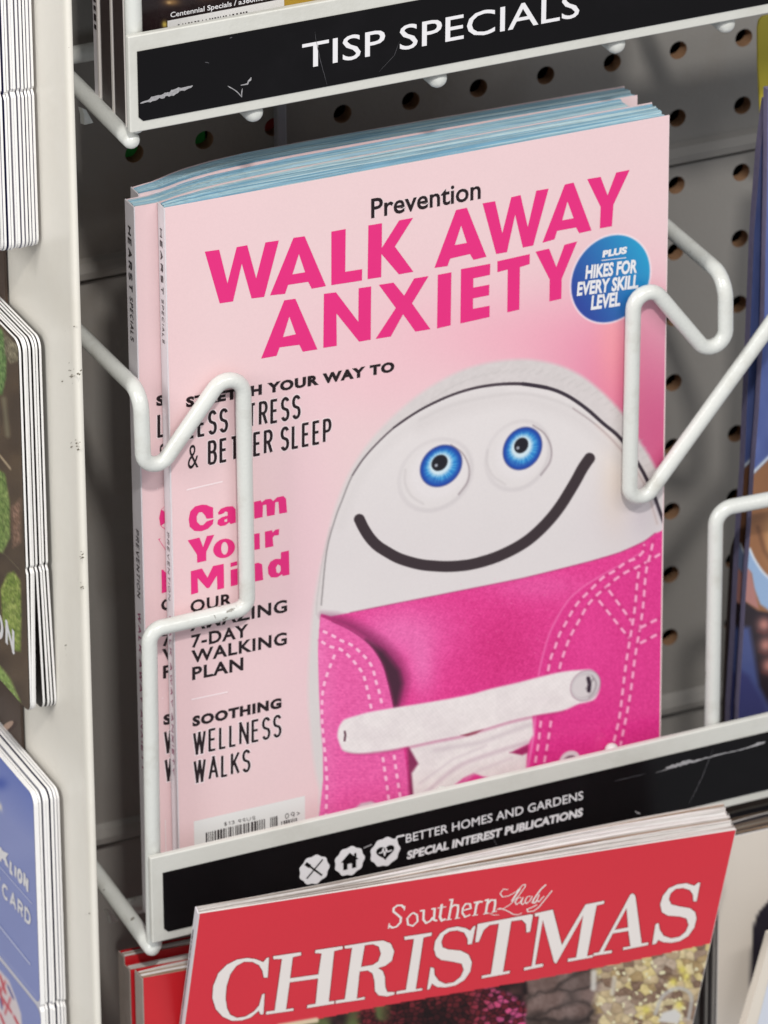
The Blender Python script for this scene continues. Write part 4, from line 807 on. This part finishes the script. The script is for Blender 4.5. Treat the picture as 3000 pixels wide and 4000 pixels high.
s3 = stack(xs3, 3500, YE3, zt3, zn3, zn3-.07, .00098, lambda i: 'white-edged gift card in the bottom left stack, %s counting from the cream panel' % ORD[i] if i < 7 else 'pale blue gift card with the words LION and CARD, frontmost of the bottom stack', 'gift cards hung on the side panel, bottom stack')
# printed faces
def facegrid(o, X, ylo, yhi, pxz0, pxz1, fn, n, m, Ye, rc=.0042, ztop=None, bendf=None):
    pass
def face(o, X, Ye, z0, z1, width, fn, name, n=60, m=260, cut=.0042, bend=0., zn=None, zbm=None):
    u = np.linspace(0, 1, n)[:, None]; z = (z1+(z0-z1)*np.linspace(0, 1, m))[None, :]; ins = np.where(z > z0-cut, cut-np.sqrt(np.maximum(cut**2-(z-(z0-cut))**2, 0)), 0)
    ins = np.maximum(ins, np.where(z < z1+cut, cut-np.sqrt(np.maximum(cut**2-(z1+cut-z)**2, 0)), 0))
    y = Ye+.0003+ins+u*(width-ins); zz = z+0*u; xx = X+0*zz+(bend*np.maximum(0, zn-zz)/(zn-zbm) if zn is not None else 0)
    g = np.stack([xx, y, zz], -1); gx, gy = proj(g); return grid(name, g, fn(gx, gy), o)
def avo(x, y):
    P = Paint(x, y, (92, 74, 56)); n = vnoise(x*1.2, y, 16, 5); n2 = vnoise(x, y, 60, 6); P.all((60, 46, 36), n2*.8)
    def sk(c1, c2):
        def f(a, b):
            f1, ed, ci = worley(a, b, 9, 8, 41); t = (ci*.6+vnoise(a, b, 30, 7)*.4)[..., None]; return (np.array(c1)*(1-t)+np.array(c2)*t)*(.7+.3*np.clip(ed*3, 0, 1))[..., None]
        return f
    P.poly([(-60, 1230), (10, 1290), (26, 1360), (24, 1470), (10, 1540), (-60, 1560)], sk((70, 110, 50), (150, 180, 110)), 5)
    P.poly([(16, 1300), (70, 1350), (76, 1410), (40, 1420), (18, 1380)], sk((90, 80, 60), (180, 170, 140)), 5)
    P.poly([(-60, 1800), (20, 1850), (38, 1960), (40, 2100), (10, 2160), (-60, 2140)], sk((90, 120, 50), (170, 190, 110)), 5)
    P.poly([(45, 1980), (80, 1950), (82, 2120), (50, 2140)], sk((120, 90, 70), (190, 150, 130)), 8)
    P.line([(0, 1780), (40, 1830)], 7, (190, 170, 140), 3); P.line([(15, 1560), (30, 1700)], 18, (140, 136, 110), 8, .6); P.line([(-5, 2140), (75, 2225)], 2, (150, 150, 120), 2, .5)
    P.poly([(2, 2300), (30, 2240), (55, 2232), (80, 2270), (84, 2400), (80, 2545), (50, 2540), (10, 2430)], sk((90, 120, 30), (200, 210, 120)), 5)
    P.poly([(-60, 2560), (0, 2600), (40, 2650), (80, 2740), (84, 2798), (60, 2790), (20, 2740), (-60, 2640)], sk((120, 150, 60), (196, 220, 140)), 6)
    return P.c
oA, XA_ = s2[-1]; face(oA, XA_-.00056, YE2, zt2-.0003, zb2b, .05, avo, 'printed_face', bend=-.0002, zn=zn2, zbm=zb2b)
PF = PX(XA_-.00070); PF.n = np.array((-1., 0, 0)); mb = MB(); letters(mb, PF, 'ON', (-24, 2472), (57, 2556), (-24, 2372), .2, off=.0001, gap=.25); mb.build('face_lettering', m_ink_white, oA)
oB, XB2 = s3[-1]
def bluec(x, y):
    P = Paint(x, y, (141, 151, 202)); t = np.clip((3170-y+x*1.0)/260, 0, 1); P.all((92, 112, 188), t*.8); P.blob(0, 3060, 30, 25, (62, 86, 172), .8)
    P.blob(0, 3150, 10, 26, (225, 220, 210), 1, rot=-.3, pw=2)
    P.poly([(-200, 3830), (-60, 3770), (0, 3790), (35, 3830), (62, 3900), (82, 3960), (90, 4060), (-200, 4100)], (226, 214, 216), 4)
    for q in ([(0, 3810), (22, 3880)], [(20, 3835), (5, 3870)], [(10, 3900), (45, 3955)], [(40, 3900), (20, 3960)], [(55, 3970), (75, 4010)], [(0, 3960), (20, 4010)], [(-5, 3850), (12, 3925)]): P.line(q, 8, (206, 80, 92), 3)
    for q in ([(30, 3850), (52, 3900)], [(0, 3900), (8, 3940)]): P.line(q, 6, (90, 90, 150), 3)
    P.line([(0, 3720), (140, 3890)], 3, (170, 175, 215), 2, .6); return P.c
face(oB, XB2-.0006, YE3, zt3-.0003, zn3+.001, .06, bluec, 'printed_face', n=110)
face(oB, XB2-.0006, YE3, zn3-.001, zn3-.07, .06, bluec, 'printed_face', m=80)
PF = PX(XB2-.00075); PF.n = np.array((-1., 0, 0))
mb = MB(); letters(mb, PF, 'LION', (38, 3409), (111, 3484), (38, 3352), .28, off=.0001, gap=.2, slant=.06); mb.build('face_lettering', m_ink_white, oB)
mb = MB(); letters(mb, PF, 'CARD', (9, 3500), (121, 3622), (9, 3441), .2, off=.0001, gap=.2); mb.build('face_lettering', m_ink_white, oB)
mb = MB(); letters(mb, PF, 'T', (-34, 3452), (4, 3490), (-34, 3393), .2, off=.0001); mb.build('face_lettering', m_ink_white, oB)
mb = MB(); mb.flat([[PF.at(x, y, .0001) for x, y in ((-10, 3300), (6, 3312), (10, 3322), (34, 3335), (24, 3350), (36, 3392), (22, 3378), (18, 3362), (8, 3352), (4, 3368), (-10, 3350))]]); mb.build('lion_mark', m_ink_white, oB)
mb = MB(); ribbon(mb, [PF.at(-10, 3374), PF.at(126, 3530)], .0005, PF.n, .0001); mb.build('face_rule', mat('pale_blue_ink', (196, 202, 230), **INK), oB)
mb = MB(); ribbon(mb, [PF.at(-10, 3606), PF.at(120, 3768)], .0009, PF.n, .0001); mb.build('face_rule', MATS['pale_blue_ink'], oB)

# ================================================================== magazines in the next bay, right edge
def bay(pts, Y, label, fn, name='magazine', thick=.006, x1=.46, m_side=None, grp='magazines with a blue painted cover in the right bay'):
    pl = PY(Y); L_ = [pl.at(*q) for q in pts]
    def prof(z):
        zs = [p[2] for p in L_][::-1]; xs_ = [p[0] for p in L_][::-1]; return np.interp(z, zs, xs_)
    z0, z1 = L_[0][2], L_[-1][2]; n, m = 90, 420; z = np.linspace(z1-.02, z0, m)[None, :]; u = np.linspace(0, 1, n)[:, None]**1.5
    X = prof(z); xx = X+u*(x1-.25-X+.04); g = np.stack([xx, Y+0*xx, z+0*xx], -1); gx, gy = proj(g)
    root = empty(name, (float(X.min()), Y, z1-.02), label, 'magazine', grp); grid('front_cover', g, fn(gx, gy), root)
    mb = MB(); zz = np.linspace(z1-.02, z0, 40)
    for a, b in zip(zz[:-1], zz[1:]): mb.quad((prof(a), Y, a), (prof(b), Y, b), (prof(b), Y+thick, b), (prof(a), Y+thick, a))
    mb.quad((prof(z0), Y, z0), (x1-.21, Y, z0), (x1-.21, Y+thick, z0), (prof(z0), Y+thick, z0)); mb.build('page_block', m_side or m_paper, root)
    return root
def gcol(dim):
    def f(x, y):
        P = Paint(x, y, (96, 110, 166)); P.all((70, 84, 140), vnoise(x*3, y, 60, 3)*.5); P.all((138, 132, 172), np.clip(1-(y-400)/500, 0, 1)*.5)
        e = 2846-1.0*(x-2941)*0
        s_ = y-(1848-(x-2941)*1.0)   # below the diagonal shirt edge: skin
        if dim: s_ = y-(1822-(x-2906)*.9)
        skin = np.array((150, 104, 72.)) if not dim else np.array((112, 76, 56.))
        m_ = np.clip(s_/8, 0, 1); P.all((210, 220, 230), np.exp(-(s_/9)**2)); P.all(skin, m_*(1-np.exp(-(s_/9)**2)))
        P.blob(3010, 2110, 26, 90, (196, 150, 104), .8*(not dim)); P.line([(2960, 2060), (2985, 2150), (3010, 2190)], 14, (92, 60, 44), 8, .6)
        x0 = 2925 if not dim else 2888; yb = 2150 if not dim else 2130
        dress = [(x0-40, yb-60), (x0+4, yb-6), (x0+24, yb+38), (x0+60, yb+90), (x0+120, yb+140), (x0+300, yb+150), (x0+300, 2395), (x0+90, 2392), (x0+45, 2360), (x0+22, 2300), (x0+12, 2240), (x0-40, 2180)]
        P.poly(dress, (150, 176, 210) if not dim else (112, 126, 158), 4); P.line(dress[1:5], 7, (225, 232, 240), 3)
        P.poly([(x0-40, 2190), (x0+6, 2230), (x0+22, 2300), (x0+40, 2380), (x0-5, 2355), (x0-40, 2330)], (176, 124, 118), 4)
        drk = [(x0-60, 2330), (x0-8, 2355), (x0+35, 2385), (x0+120, 2400), (x0+400, 2400), (x0+400, 3100), (x0-80, 3100)]; P.poly(drk, (44, 36, 42), 5)
        for (cx, cy) in ((2985, 2440), (2992, 2520), (3004, 2600), (3040, 2480), (3050, 2560)): P.blob(cx, cy, 34, 36, (184, 126, 116), 1, pw=1.6); P.line([(cx-26, cy+24), (cx, cy+34), (cx+30, cy+20)], 7, (110, 62, 60), 4, .8)
        P.poly([(x0-60, 2440), (x0+4, 2452), (x0+22, 2560), (x0+40, 2680), (x0+90, 2780), (x0+140, 3000), (x0-60, 3000)], (74, 84, 132), 12)
        P.poly([(x0-60, 2600), (x0+0, 2640), (x0+60, 2740), (x0+140, 3000), (x0-60, 3000)], (60, 62, 108), 12)
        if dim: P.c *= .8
        return P.c
    return f
m_vio = mat('violet_page_edge', (120, 112, 140), .6, .2, 300)
bay([(3000, 352), (2997, 700), (2986, 1233), (2965, 1600), (2946, 1840), (2933, 2060), (2918, 2260), (2902, 2514), (2886, 2770)], -.0835, 'front magazine of the right bay with a blue shirt and hands on its cover', gcol(False), thick=.0035, m_side=m_vio)
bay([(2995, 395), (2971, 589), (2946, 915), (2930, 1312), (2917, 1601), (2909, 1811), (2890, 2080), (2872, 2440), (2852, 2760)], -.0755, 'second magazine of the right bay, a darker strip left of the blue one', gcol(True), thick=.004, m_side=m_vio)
def darkc(x, y):
    P = Paint(x, y, (52, 48, 46)); P.all((84, 82, 84), vnoise(x*.5, y*.2, 12, 3)*.6); P.line([(2850, 2330), (2838, 2800)], 8, (120, 122, 140), 4, .6); return P.c
bay([(2915, 1990), (2905, 2060), (2872, 2160), (2852, 2500), (2838, 2790)], -.066, 'rear dark grey magazine of the right bay behind the white post', darkc, thick=.004, m_side=m_dkspine)
# yellow tag at the top right
m_yel = mat('yellow_card', (214, 196, 66), .45, .06, 60)
pl = PY(-.045); mb = MB(); L_ = [pl.at(*q) for q in ((2957, 110), (2963, 78), (2978, 62), (3060, 45), (3060, 425), (2984, 460), (2971, 458), (2966, 430), (2958, 250))]
mb.prism([L_], np.array((0, -.0006, 0)), np.array((0, .0006, 0))); tag(mb.build('price_tag', m_yel, bevel=.0003), 'yellow card with a rounded corner at the upper right, above the blue magazine', 'card')

# ================================================================== Christmas magazine flopping forward from the basket below
Pa, Pb, Pc_ = PY(-.127).at(778, 3568), PY(-.152).at(2876, 3240), PY(-.1105).at(720, 4000)
nrm = np.cross(Pb-Pa, Pc_-Pa); CH = Pl(Pa, nrm)
TLc, TRc = Pa, Pb; ext = 1.9
BLc = Pa+(CH.at(720, 4000)-Pa)*ext*1.6; BRc = Pb+(CH.at(2706, 4000)-Pb)*ext
rX = empty('magazine', tuple((BLc+BRc)/2), 'red CHRISTMAS magazine flopping forward below the middle basket', 'magazine')
back = -CH.n; tk = lambda u: .0035+.0105*sstep(u)
def chp(u, v, d=0.): return (TLc*(1-u)+TRc*u)*(1-v)+(BLc*(1-u)+BRc*u)*v+back*d
mb = MB(); NN = 12
for k in range(NN):
    a, b = k/NN, (k+1)/NN; mb.quad(chp(a, 0), chp(b, 0), chp(b, 1), chp(a, 1)); mb.quad(chp(a, 0), chp(a, 0, .0004), chp(b, 0, .0004), chp(b, 0)); mb.quad(chp(b, 0, tk(b)), chp(a, 0, tk(a)), chp(a, 1, tk(a)), chp(b, 1, tk(b)))
mb.quad(chp(1, 0), chp(1, 0, .0004), chp(1, 1, .0004), chp(1, 1)); cX = mb.build('front_cover', m_paper, rX)
mb = MB(); mi = []; NS = 24
for s in range(NS):
    f0, f1 = s/NS, (s+.9)/NS; dz = -random.random()*.0009-.0003; wob = random.uniform(0, 6); xe = 1-random.random()*.004; k0 = len(mb.f); uz = (TLc-BLc)/np.linalg.norm(TLc-BLc)
    for k in range(16):
        a, b = k/16*xe, (k+1)/16*xe; wa = uz*(dz+.0006*math.sin(wob+a*6)); wb = uz*(dz+.0006*math.sin(wob+b*6))
        q = [chp(a, 0, .0004+f0*tk(a))+wa, chp(b, 0, .0004+f0*tk(b))+wb, chp(b, 0, .0004+f1*tk(b))+wb, chp(a, 0, .0004+f1*tk(a))+wa]; mb.quad(*q); mb.quad(q[0], q[1], q[1]-uz*.01, q[0]-uz*.01); mb.quad(q[2], q[3], q[3]-uz*.01, q[2]-uz*.01)
    mb.quad(chp(xe, 0, .0004+f0*tk(1)), chp(xe, 0, .0004+f1*tk(1)), chp(xe, 1, .0004+f1*tk(1)), chp(xe, 1, .0004+f0*tk(1))); mi.append((k0, len(mb.f), random.choice((0, 2, 0, 1, 3, 2))))
pg = mb.build('page_block', PAGE_WHITE, rX); tag(pg, kind='stuff')
for a, b, c in mi:
    for k in range(a, b): pg.data.polygons[k].material_index = c
mb = MB(); lx = (TLc-TRc)/np.linalg.norm(TRc-TLc)*.0005
for k in range(1): mb.quad(chp(0, 0)+lx, chp(0, 0, tk(0))+lx, chp(0, 1, tk(0))+lx, chp(0, 1)+lx); mb.quad(chp(0, 0)+lx, chp(0, 0), chp(0, 1), chp(0, 1)+lx); mb.quad(chp(0, 0)+lx, chp(0, 0), chp(0, 0, tk(0)), chp(0, 0, tk(0))+lx)
mb.build('spine', m_spine, rX)
def xmas(x, y):
    P = Paint(x, y, (229, 58, 72)); P.all((222, 52, 66), vnoise(x, y, 300, 2)*.4)
    edge = np.interp(x, [720, 1100, 1542, 2044, 2430, 2768, 2900], [4120, 4010, 3921, 3836, 3763, 3688, 3658]); k = y > edge-1
    xx, yy = x[k], y[k]; n = vnoise(xx, yy, 26, 3); n2 = vnoise(xx, yy, 11, 4); n3 = vnoise(xx, yy, 60, 5)
    c = np.zeros(xx.shape+(3,))+np.array((52, 32, 32.))
    c += (n[..., None]-.4)*np.array((60, 40, 36.))
    # dark red sequins left
    r = np.clip(np.hypot((xx-1740)/400, (yy-4080)/260), 0, 2); f1, ed, ci = worley(xx+yy*.35, yy-xx*.12, 24, 19, 31)
    red = np.array((120, 36, 44.))*(.45+.75*ci[..., None]); pk = np.clip((xx-1830)/130, 0, 1)[..., None]; red = red+pk*np.where((ci > .55)[..., None], np.array((84, 44, 86.)), np.array((26, 0, 12.))); red = red*(.35+.65*np.clip(ed*3.2, 0, 1))[..., None]
    dk = np.clip(1-np.hypot((xx-1690)/190, (yy-4020)/150), 0, 1)[..., None]; red = red*(1-.75*dk)
    m_ = np.clip((1.02-r)*12, 0, 1)[..., None]; c = c*(1-m_)+red*m_
    gr = np.clip((1540-xx)/60, 0, 1)[..., None]*np.clip((n3-.3)*3, 0, 1)[..., None]; c = c*(1-gr)+np.array((96, 104, 62.))*gr
    # stone
    st = np.clip((xx-2055+n*14)/16, 0, 1)[..., None]; f1, ed, ci = worley(xx+n3*50, yy+xx*.22+n*16, 200, 66, 33); sc2 = np.array((112, 92, 86.))*(.75+.45*ci[..., None])+(n3[..., None]-.5)*36+(n2[..., None]-.5)*16
    sc2 = sc2*(.62+.38*np.clip(ed*3, 0, 1))[..., None]; c = c*(1-st)+sc2*st
    g_ = np.clip((xx-2290-n*30)/40, 0, 1)[..., None]; m4 = vnoise(xx+7, yy, 17, 21); m5 = vnoise(xx, yy+9, 34, 22)
    f1, ed, ci = worley(xx+n*14, yy+n2*10, 40, 30, 35); pal = np.array([(132, 112, 96), (186, 170, 140), (206, 190, 152), (160, 142, 126), (214, 200, 162), (222, 208, 150), (190, 176, 158), (176, 156, 116), (228, 216, 172), (140, 120, 104)], float)
    gd = (pal[(ci*9.99).astype(int)]+np.array((8, 0, -4.)))*(.86+.14*np.clip(ed*3, 0, 1))[..., None]+(n2[..., None]-.5)*26; f1, ed, ci = worley(xx, yy, 17, 17, 37); gd = np.where(((ci > .88) & (f1 < .42))[..., None], np.array((236, 226, 186.)), gd)
    c = c*(1-g_)+gd*g_; P.c[k] = c; P.line([(2320, 3800), (2318, 3860)], 22, (222, 216, 206), 6, .9); P.line([(2400, 3820), (2392, 3880)], 18, (226, 218, 200), 6, .8)
    P.line([(2560, 3960), (2590, 3890), (2650, 3860), (2700, 3890), (2690, 3980)], 14, (200, 196, 190), 5, .85); P.poly([(2570, 3990), (2590, 3955), (2640, 3940), (2660, 3965), (2650, 4000)], (226, 222, 216), 5)
    for cx, cy in ((2665, 3790), (2680, 3815), (2630, 3835), (2655, 3925), (2525, 3945)): P.blob(cx, cy, 20, 20, (238, 222, 110), .9, pw=1.6)
    P.line([(1090, 4010), (1235, 3985)], 20, (236, 214, 180), 5); return P.c
n_, m2 = 540, 230; u = np.linspace(.0012, .9988, n_)[:, None, None]; v = np.linspace(.0012, .56, m2)[None, :, None]
g = (TLc*(1-u)+TRc*u)*(1-v)+(BLc*(1-u)+BRc*u)*v+CH.n*.00006; gx, gy = proj(g); grid('cover_art', g, xmas(gx, gy), cX, printmat('printed_red_cover', .42, .2))
mb = MB(); v2 = .56
mb.quad(chp(.0012, v2, -.00006), chp(.9988, v2, -.00006), chp(.9988, .999, -.00006), chp(.0012, .999, -.00006)); mb.build('cover_lower', mat('cover_stone_print', (110, 92, 84), .4, .3, 60), cX)
ZA = (700, 3300, 1.508); ZB = (1700, 3300, 1.508)
CHR = [(ZA, [[(515, 665), (528, 663), (520, 780), (498, 780), (490, 740), (470, 707), (430, 687), (380, 687), (335, 712), (300, 760), (278, 830), (272, 900), (280, 960), (300, 1000), (340, 1018), (390, 1010), (440, 980), (470, 945), (488, 880), (502, 875), (495, 995), (478, 998), (468, 975), (420, 1015), (370, 1032), (310, 1035), (255, 1010), (215, 965), (195, 900), (200, 830), (230, 755), (280, 705), (340, 675), (400, 665), (450, 672), (495, 690)]]),
 (ZA, [[(553, 655), (716, 631), (718, 648), (668, 660), (652, 785), (820, 762), (838, 638), (800, 636), (802, 619), (962, 595), (962, 612), (912, 624), (880, 922), (913, 918), (912, 934), (752, 960), (755, 943), (803, 935), (818, 785), (650, 808), (628, 968), (672, 961), (672, 975), (510, 998), (512, 981), (562, 975), (605, 670), (555, 672)]]),
 (ZA, [[(973, 594), (1140, 568), (1200, 562), (1245, 580), (1265, 625), (1252, 680), (1215, 710), (1170, 724), (1198, 742), (1210, 775), (1213, 835), (1225, 866), (1268, 866), (1265, 880), (1225, 891), (1175, 885), (1153, 860), (1150, 800), (1138, 755), (1110, 738), (1062, 744), (1045, 905), (1092, 894), (1092, 908), (920, 933), (922, 916), (975, 908), (1018, 605), (975, 610)], [(1092, 590), (1140, 583), (1175, 597), (1188, 640), (1172, 685), (1140, 706), (1070, 718)]]),
 (ZA, [[(1325, 540), (1487, 515), (1485, 533), (1438, 544), (1392, 850), (1430, 843), (1430, 855), (1278, 878), (1280, 862), (1335, 853), (1383, 552), (1328, 558)]]),
 (ZB, [[(225, 478), (237, 476), (215, 582), (192, 585), (190, 550), (170, 515), (130, 502), (85, 507), (50, 530), (35, 570), (42, 602), (75, 615), (150, 622), (195, 645), (215, 690), (205, 745), (170, 795), (120, 825), (60, 838), (10, 835), (-20, 815), (-35, 850), (-48, 850), (-28, 720), (-8, 725), (-5, 765), (20, 800), (60, 818), (110, 808), (150, 775), (168, 735), (155, 698), (100, 686), (35, 676), (5, 655), (-8, 610), (0, 565), (30, 520), (75, 490), (130, 480), (180, 490), (205, 505)]]),
 (ZB, [[(250, 465), (560, 408), (575, 410), (558, 510), (537, 515), (535, 465), (510, 440), (447, 448), (398, 748), (438, 740), (437, 755), (272, 785), (275, 770), (328, 760), (375, 462), (320, 470), (285, 500), (255, 570), (235, 572)]]),
 (ZB, [[(585, 403), (692, 380), (745, 590), (885, 350), (995, 328), (993, 345), (950, 355), (893, 655), (928, 647), (928, 660), (780, 687), (782, 670), (830, 662), (872, 412), (712, 697), (700, 690), (633, 440), (587, 706), (635, 698), (633, 715), (522, 738), (524, 722), (568, 714), (612, 418), (588, 420)]]),
 (ZB, [[(1150, 290), (1165, 285), (1178, 300), (1215, 580), (1255, 573), (1253, 588), (1105, 618), (1108, 603), (1150, 596), (1137, 505), (1045, 520), (990, 627), (1040, 620), (1038, 635), (930, 652), (932, 638), (965, 632)], [(1127, 370), (1136, 485), (1056, 500)]]),
 (ZB, [[(1547, 222), (1560, 222), (1538, 332), (1520, 330), (1518, 292), (1500, 265), (1460, 252), (1415, 258), (1385, 285), (1375, 320), (1390, 350), (1440, 362), (1500, 372), (1530, 395), (1538, 432), (1525, 485), (1490, 535), (1440, 565), (1390, 575), (1345, 572), (1312, 558), (1300, 580), (1278, 585), (1298, 465), (1315, 460), (1322, 500), (1345, 535), (1390, 550), (1440, 540), (1475, 510), (1492, 470), (1480, 432), (1440, 420), (1370, 415), (1335, 395), (1325, 350), (1340, 300), (1375, 255), (1425, 232), (1480, 225), (1525, 240)]])]
mb = MB(); mb2 = MB(); m_red_out = mat('dark_red_ink', (150, 44, 48), **INK); m_cream = mat('cream_ink', (250, 241, 235), .36, .02, spec=.3)
for i, (z, loops) in enumerate(CHR):
    L2 = [zc(l, *z) for l in loops]; polys(mb, CH, L2, .00016)
    for l in L2: ribbon(mb2, [CH.at(*q) for q in l+[l[0]]][:-1]+[CH.at(*l[0])], .0006, CH.n, .0001+i*3e-6)
mb.build('title', m_cream, cX); mb2.build('title_outline', m_red_out, cX)
# masthead, serif strokes
def serif(mb, ox, oy, s, items, o=.00016):
    k = 0
    for pts, w0 in items: ribbon(mb, [CH.at(*q) for q in zc(pts, ox, oy, s)], w0/10300., CH.n, o+k*4e-6); k += 1
mb = MB()   # zoomA coordinates (700,3300)
S_ = lambda *p: list(p)
def _w(pts):
    q = []
    for x, y in pts:
        if x < 1334: q.append((x, y)); continue
        x2 = 1342+(x-1338)*1.40; dy = y-(478-.165*(x-1360)); dy = dy*1.33 if dy > -62 else -82+(dy+62)*.75; q.append((x2, 478-.165*(x2-1360)+dy))
    return q
serif(mb, 700, 3300, 1.508, [(_w(p_), w_*(1.25 if p_[0][0] > 1334 else 1.1)) for p_, w_ in [
 (S_((1328, 358), (1325, 385)), 4), (S_((1326, 372), (1310, 355), (1285, 355), (1262, 372), (1262, 392), (1285, 410), (1305, 428), (1303, 455), (1280, 480), (1255, 487), (1237, 475)), 8), (S_((1237, 460), (1232, 492)), 4),
 (S_((1355, 425), (1338, 445), (1342, 472), (1362, 478), (1382, 458), (1380, 430), (1365, 420), (1355, 425)), 6),
 (S_((1392, 412), (1408, 410), (1406, 450), (1418, 466), (1436, 456), (1446, 440)), 7), (S_((1440, 404), (1454, 402), (1450, 452), (1464, 456)), 7),
 (S_((1484, 372), (1476, 440), (1484, 456), (1500, 448)), 8), (S_((1466, 400), (1502, 394)), 4),
 (S_((1515, 345), (1528, 342), (1512, 452)), 7), (S_((1502, 453), (1526, 449)), 4), (S_((1518, 402), (1536, 386), (1552, 388), (1552, 410), (1546, 446)), 7), (S_((1538, 447), (1560, 443)), 4),
 (S_((1576, 410), (1606, 402), (1602, 382), (1584, 382), (1572, 400), (1570, 422), (1582, 440), (1604, 430)), 6),
 (S_((1618, 378), (1632, 374), (1622, 432)), 7), (S_((1612, 434), (1636, 430)), 4), (S_((1628, 390), (1642, 372), (1656, 374)), 7),
 (S_((1664, 368), (1678, 364), (1668, 426)), 7), (S_((1658, 428), (1682, 423)), 4), (S_((1675, 385), (1690, 366), (1708, 366), (1708, 385), (1702, 418)), 7), (S_((1694, 420), (1716, 415)), 4)]])
mb.build('masthead', m_cream, cX)
mb = MB()   # the script word, zoomB coordinates
serif(mb, 1700, 3300, 1.508, [
 (S_((430, 262), (400, 260), (382, 285), (395, 305), (430, 300), (480, 272), (515, 235), (530, 232), (528, 248), (490, 300), (440, 350), (400, 375), (365, 378), (380, 372), (420, 385), (460, 408), (490, 410), (510, 400)), 4),
 (S_((500, 255), (450, 330)), 8), (S_((505, 308), (485, 312), (470, 335), (478, 350), (500, 335), (516, 310), (504, 342), (514, 350), (530, 336)), 4.5),
 (S_((560, 300), (540, 305), (528, 330), (536, 345), (556, 330), (572, 300)), 4.5), (S_((652, 232), (620, 262), (580, 318), (572, 338), (586, 340), (600, 325)), 7),
 (S_((612, 290), (598, 325), (610, 334), (640, 300)), 5), (S_((688, 268), (650, 315), (610, 365), (580, 388), (545, 392), (540, 378), (565, 368), (600, 350)), 5),
 (S_((322, 402), (345, 412), (375, 410)), 3)])
mb.build('masthead_script', m_cream, cX)
mb = MB(); PSx = Pl(TLc+lx*1.1, (-1, 0, 0))
for k in range(40):
    t = .06+k*.011; w_ = random.uniform(.0012, .0026); c = chp(0, t, .0018)+lx*1.15; dvv = (BLc-TLc)/np.linalg.norm(BLc-TLc); mb.quad(c, c+dvv*w_, c+dvv*w_+back*.0009, c+back*.0009)
sl = mb.build('spine_lettering', m_scratch2, cX); tag(sl, kind='stuff')

# ---- red magazines behind it, under the basket, left
def red_mag(label, Y, TLp, TRp, tl_, tr2):
    return magazine('magazine', label, Y, TLp, TRp, .2, tl_, tr2, m_plastic, PAGE_WHITE, cover_m=mat('red_cover', (196, 34, 42), .3, .06, 30), group='red magazines in the lower basket', slabs=10)
red_mag('front red magazine in the lower basket, left of the CHRISTMAS cover', -.104, (560, 3822), (2300, 3505), .0062, .008)
red_mag('middle red magazine of the three at the lower left, under the basket', -.0945, (510, 3790), (2250, 3470), .0040, .006)
red_mag('rearmost red magazine at the lower left, nearest the dark board', -.0885, (488, 3738), (2230, 3420), .0045, .006)
# ---- cream magazines in the lower right bay
def creamc(x, y):
    P = Paint(x, y, (218, 208, 196)); P.all((208, 196, 184), np.clip((x-2900)/200, 0, 1)*.5+.2*vnoise(x, y, 90, 2))
    P.poly([(3400, 3300), (3100, 3400), (3000, 3522), (2962, 3565), (2948, 3600), (2940, 3630), (2934, 3723), (2930, 3836), (2934, 3917), (2945, 4100), (3400, 4100)], (38, 34, 44), 4); return P.c
def flat_art(c, A, B, Y, fn, h=.09, n=160, m=200):
    g = plgrid(A+(.0003, -.00006, -.0003), B+(-.0003, -.00006, -.0003), A+(.0003, -.00006, -h), n, m); gx, gy = proj(g); grid('cover_art', g, fn(gx, gy), c)
PAGE_MIX = [mat('page_edge_mix_%s' % n_, c, .7, .2, 90, bump=.5, bscale=220, stretch=(.2, 9, 1)) for n_, c in (('a', (112, 94, 80)), ('b', (46, 42, 46)), ('c', (164, 136, 108)), ('d', (138, 130, 118)), ('e', (90, 76, 66)))]
rJ, cJ, sJ, (AJ, BJ, YJ) = magazine('magazine', 'cream magazine with a black rounded shape on its cover, lower right corner', -.1125, (2812, 3279), (4600, 2880), .22, .0085, .012, mat('grey_spine', (120, 116, 114), .4, .2, 200), PAGE_MIX, slabs=12)
flat_art(cJ, AJ, BJ, YJ, creamc)
for k, (dx_, wd, c) in enumerate(((.0020, .0012, (196, 190, 184)), (.0050, .0022, (60, 56, 56)), (.0074, .0008, (180, 176, 170)))):
    mb = MB(); mb.box((AJ[0]-.00055, YJ+dx_, AJ[2]-.12), (.0002, wd, .19)); mb.build('spine_stripe', mat('spine_stripe_%s' % 'abc'[k], c, .5, .1, 200), rJ)
rK, cK, sK, _ = magazine('magazine', 'cream magazine behind, seen only as brown page edges at the right', -.0985, (2800, 3225), (4500, 2850), .2, .010, .014, m_dkspine, PAGE_MIX, slabs=9)
pl = PY(-.132); mb = MB(); L_ = [pl.at(*q) for q in ((3010, 3655), (2960, 3835), (2908, 4010), (2880, 4120), (3300, 4040), (3300, 3590))]
mb.prism([L_], np.array((0, -.0004, 0)), np.array((0, .004, 0))); o = mb.build('magazine', mat('cream_cover', (224, 214, 200), .4, .03, 60)); tag(o, 'pale magazine leaning in front at the lower right corner', 'magazine')
mb = MB(); polys(mb, pl, [[(3012, 3775), (2968, 3950), (2938, 4060), (3290, 4000), (3290, 3720)]], .0006); mb.build('cover_panel', mat('pale_grey_print', (208, 212, 222), .4, .03, 60), o)
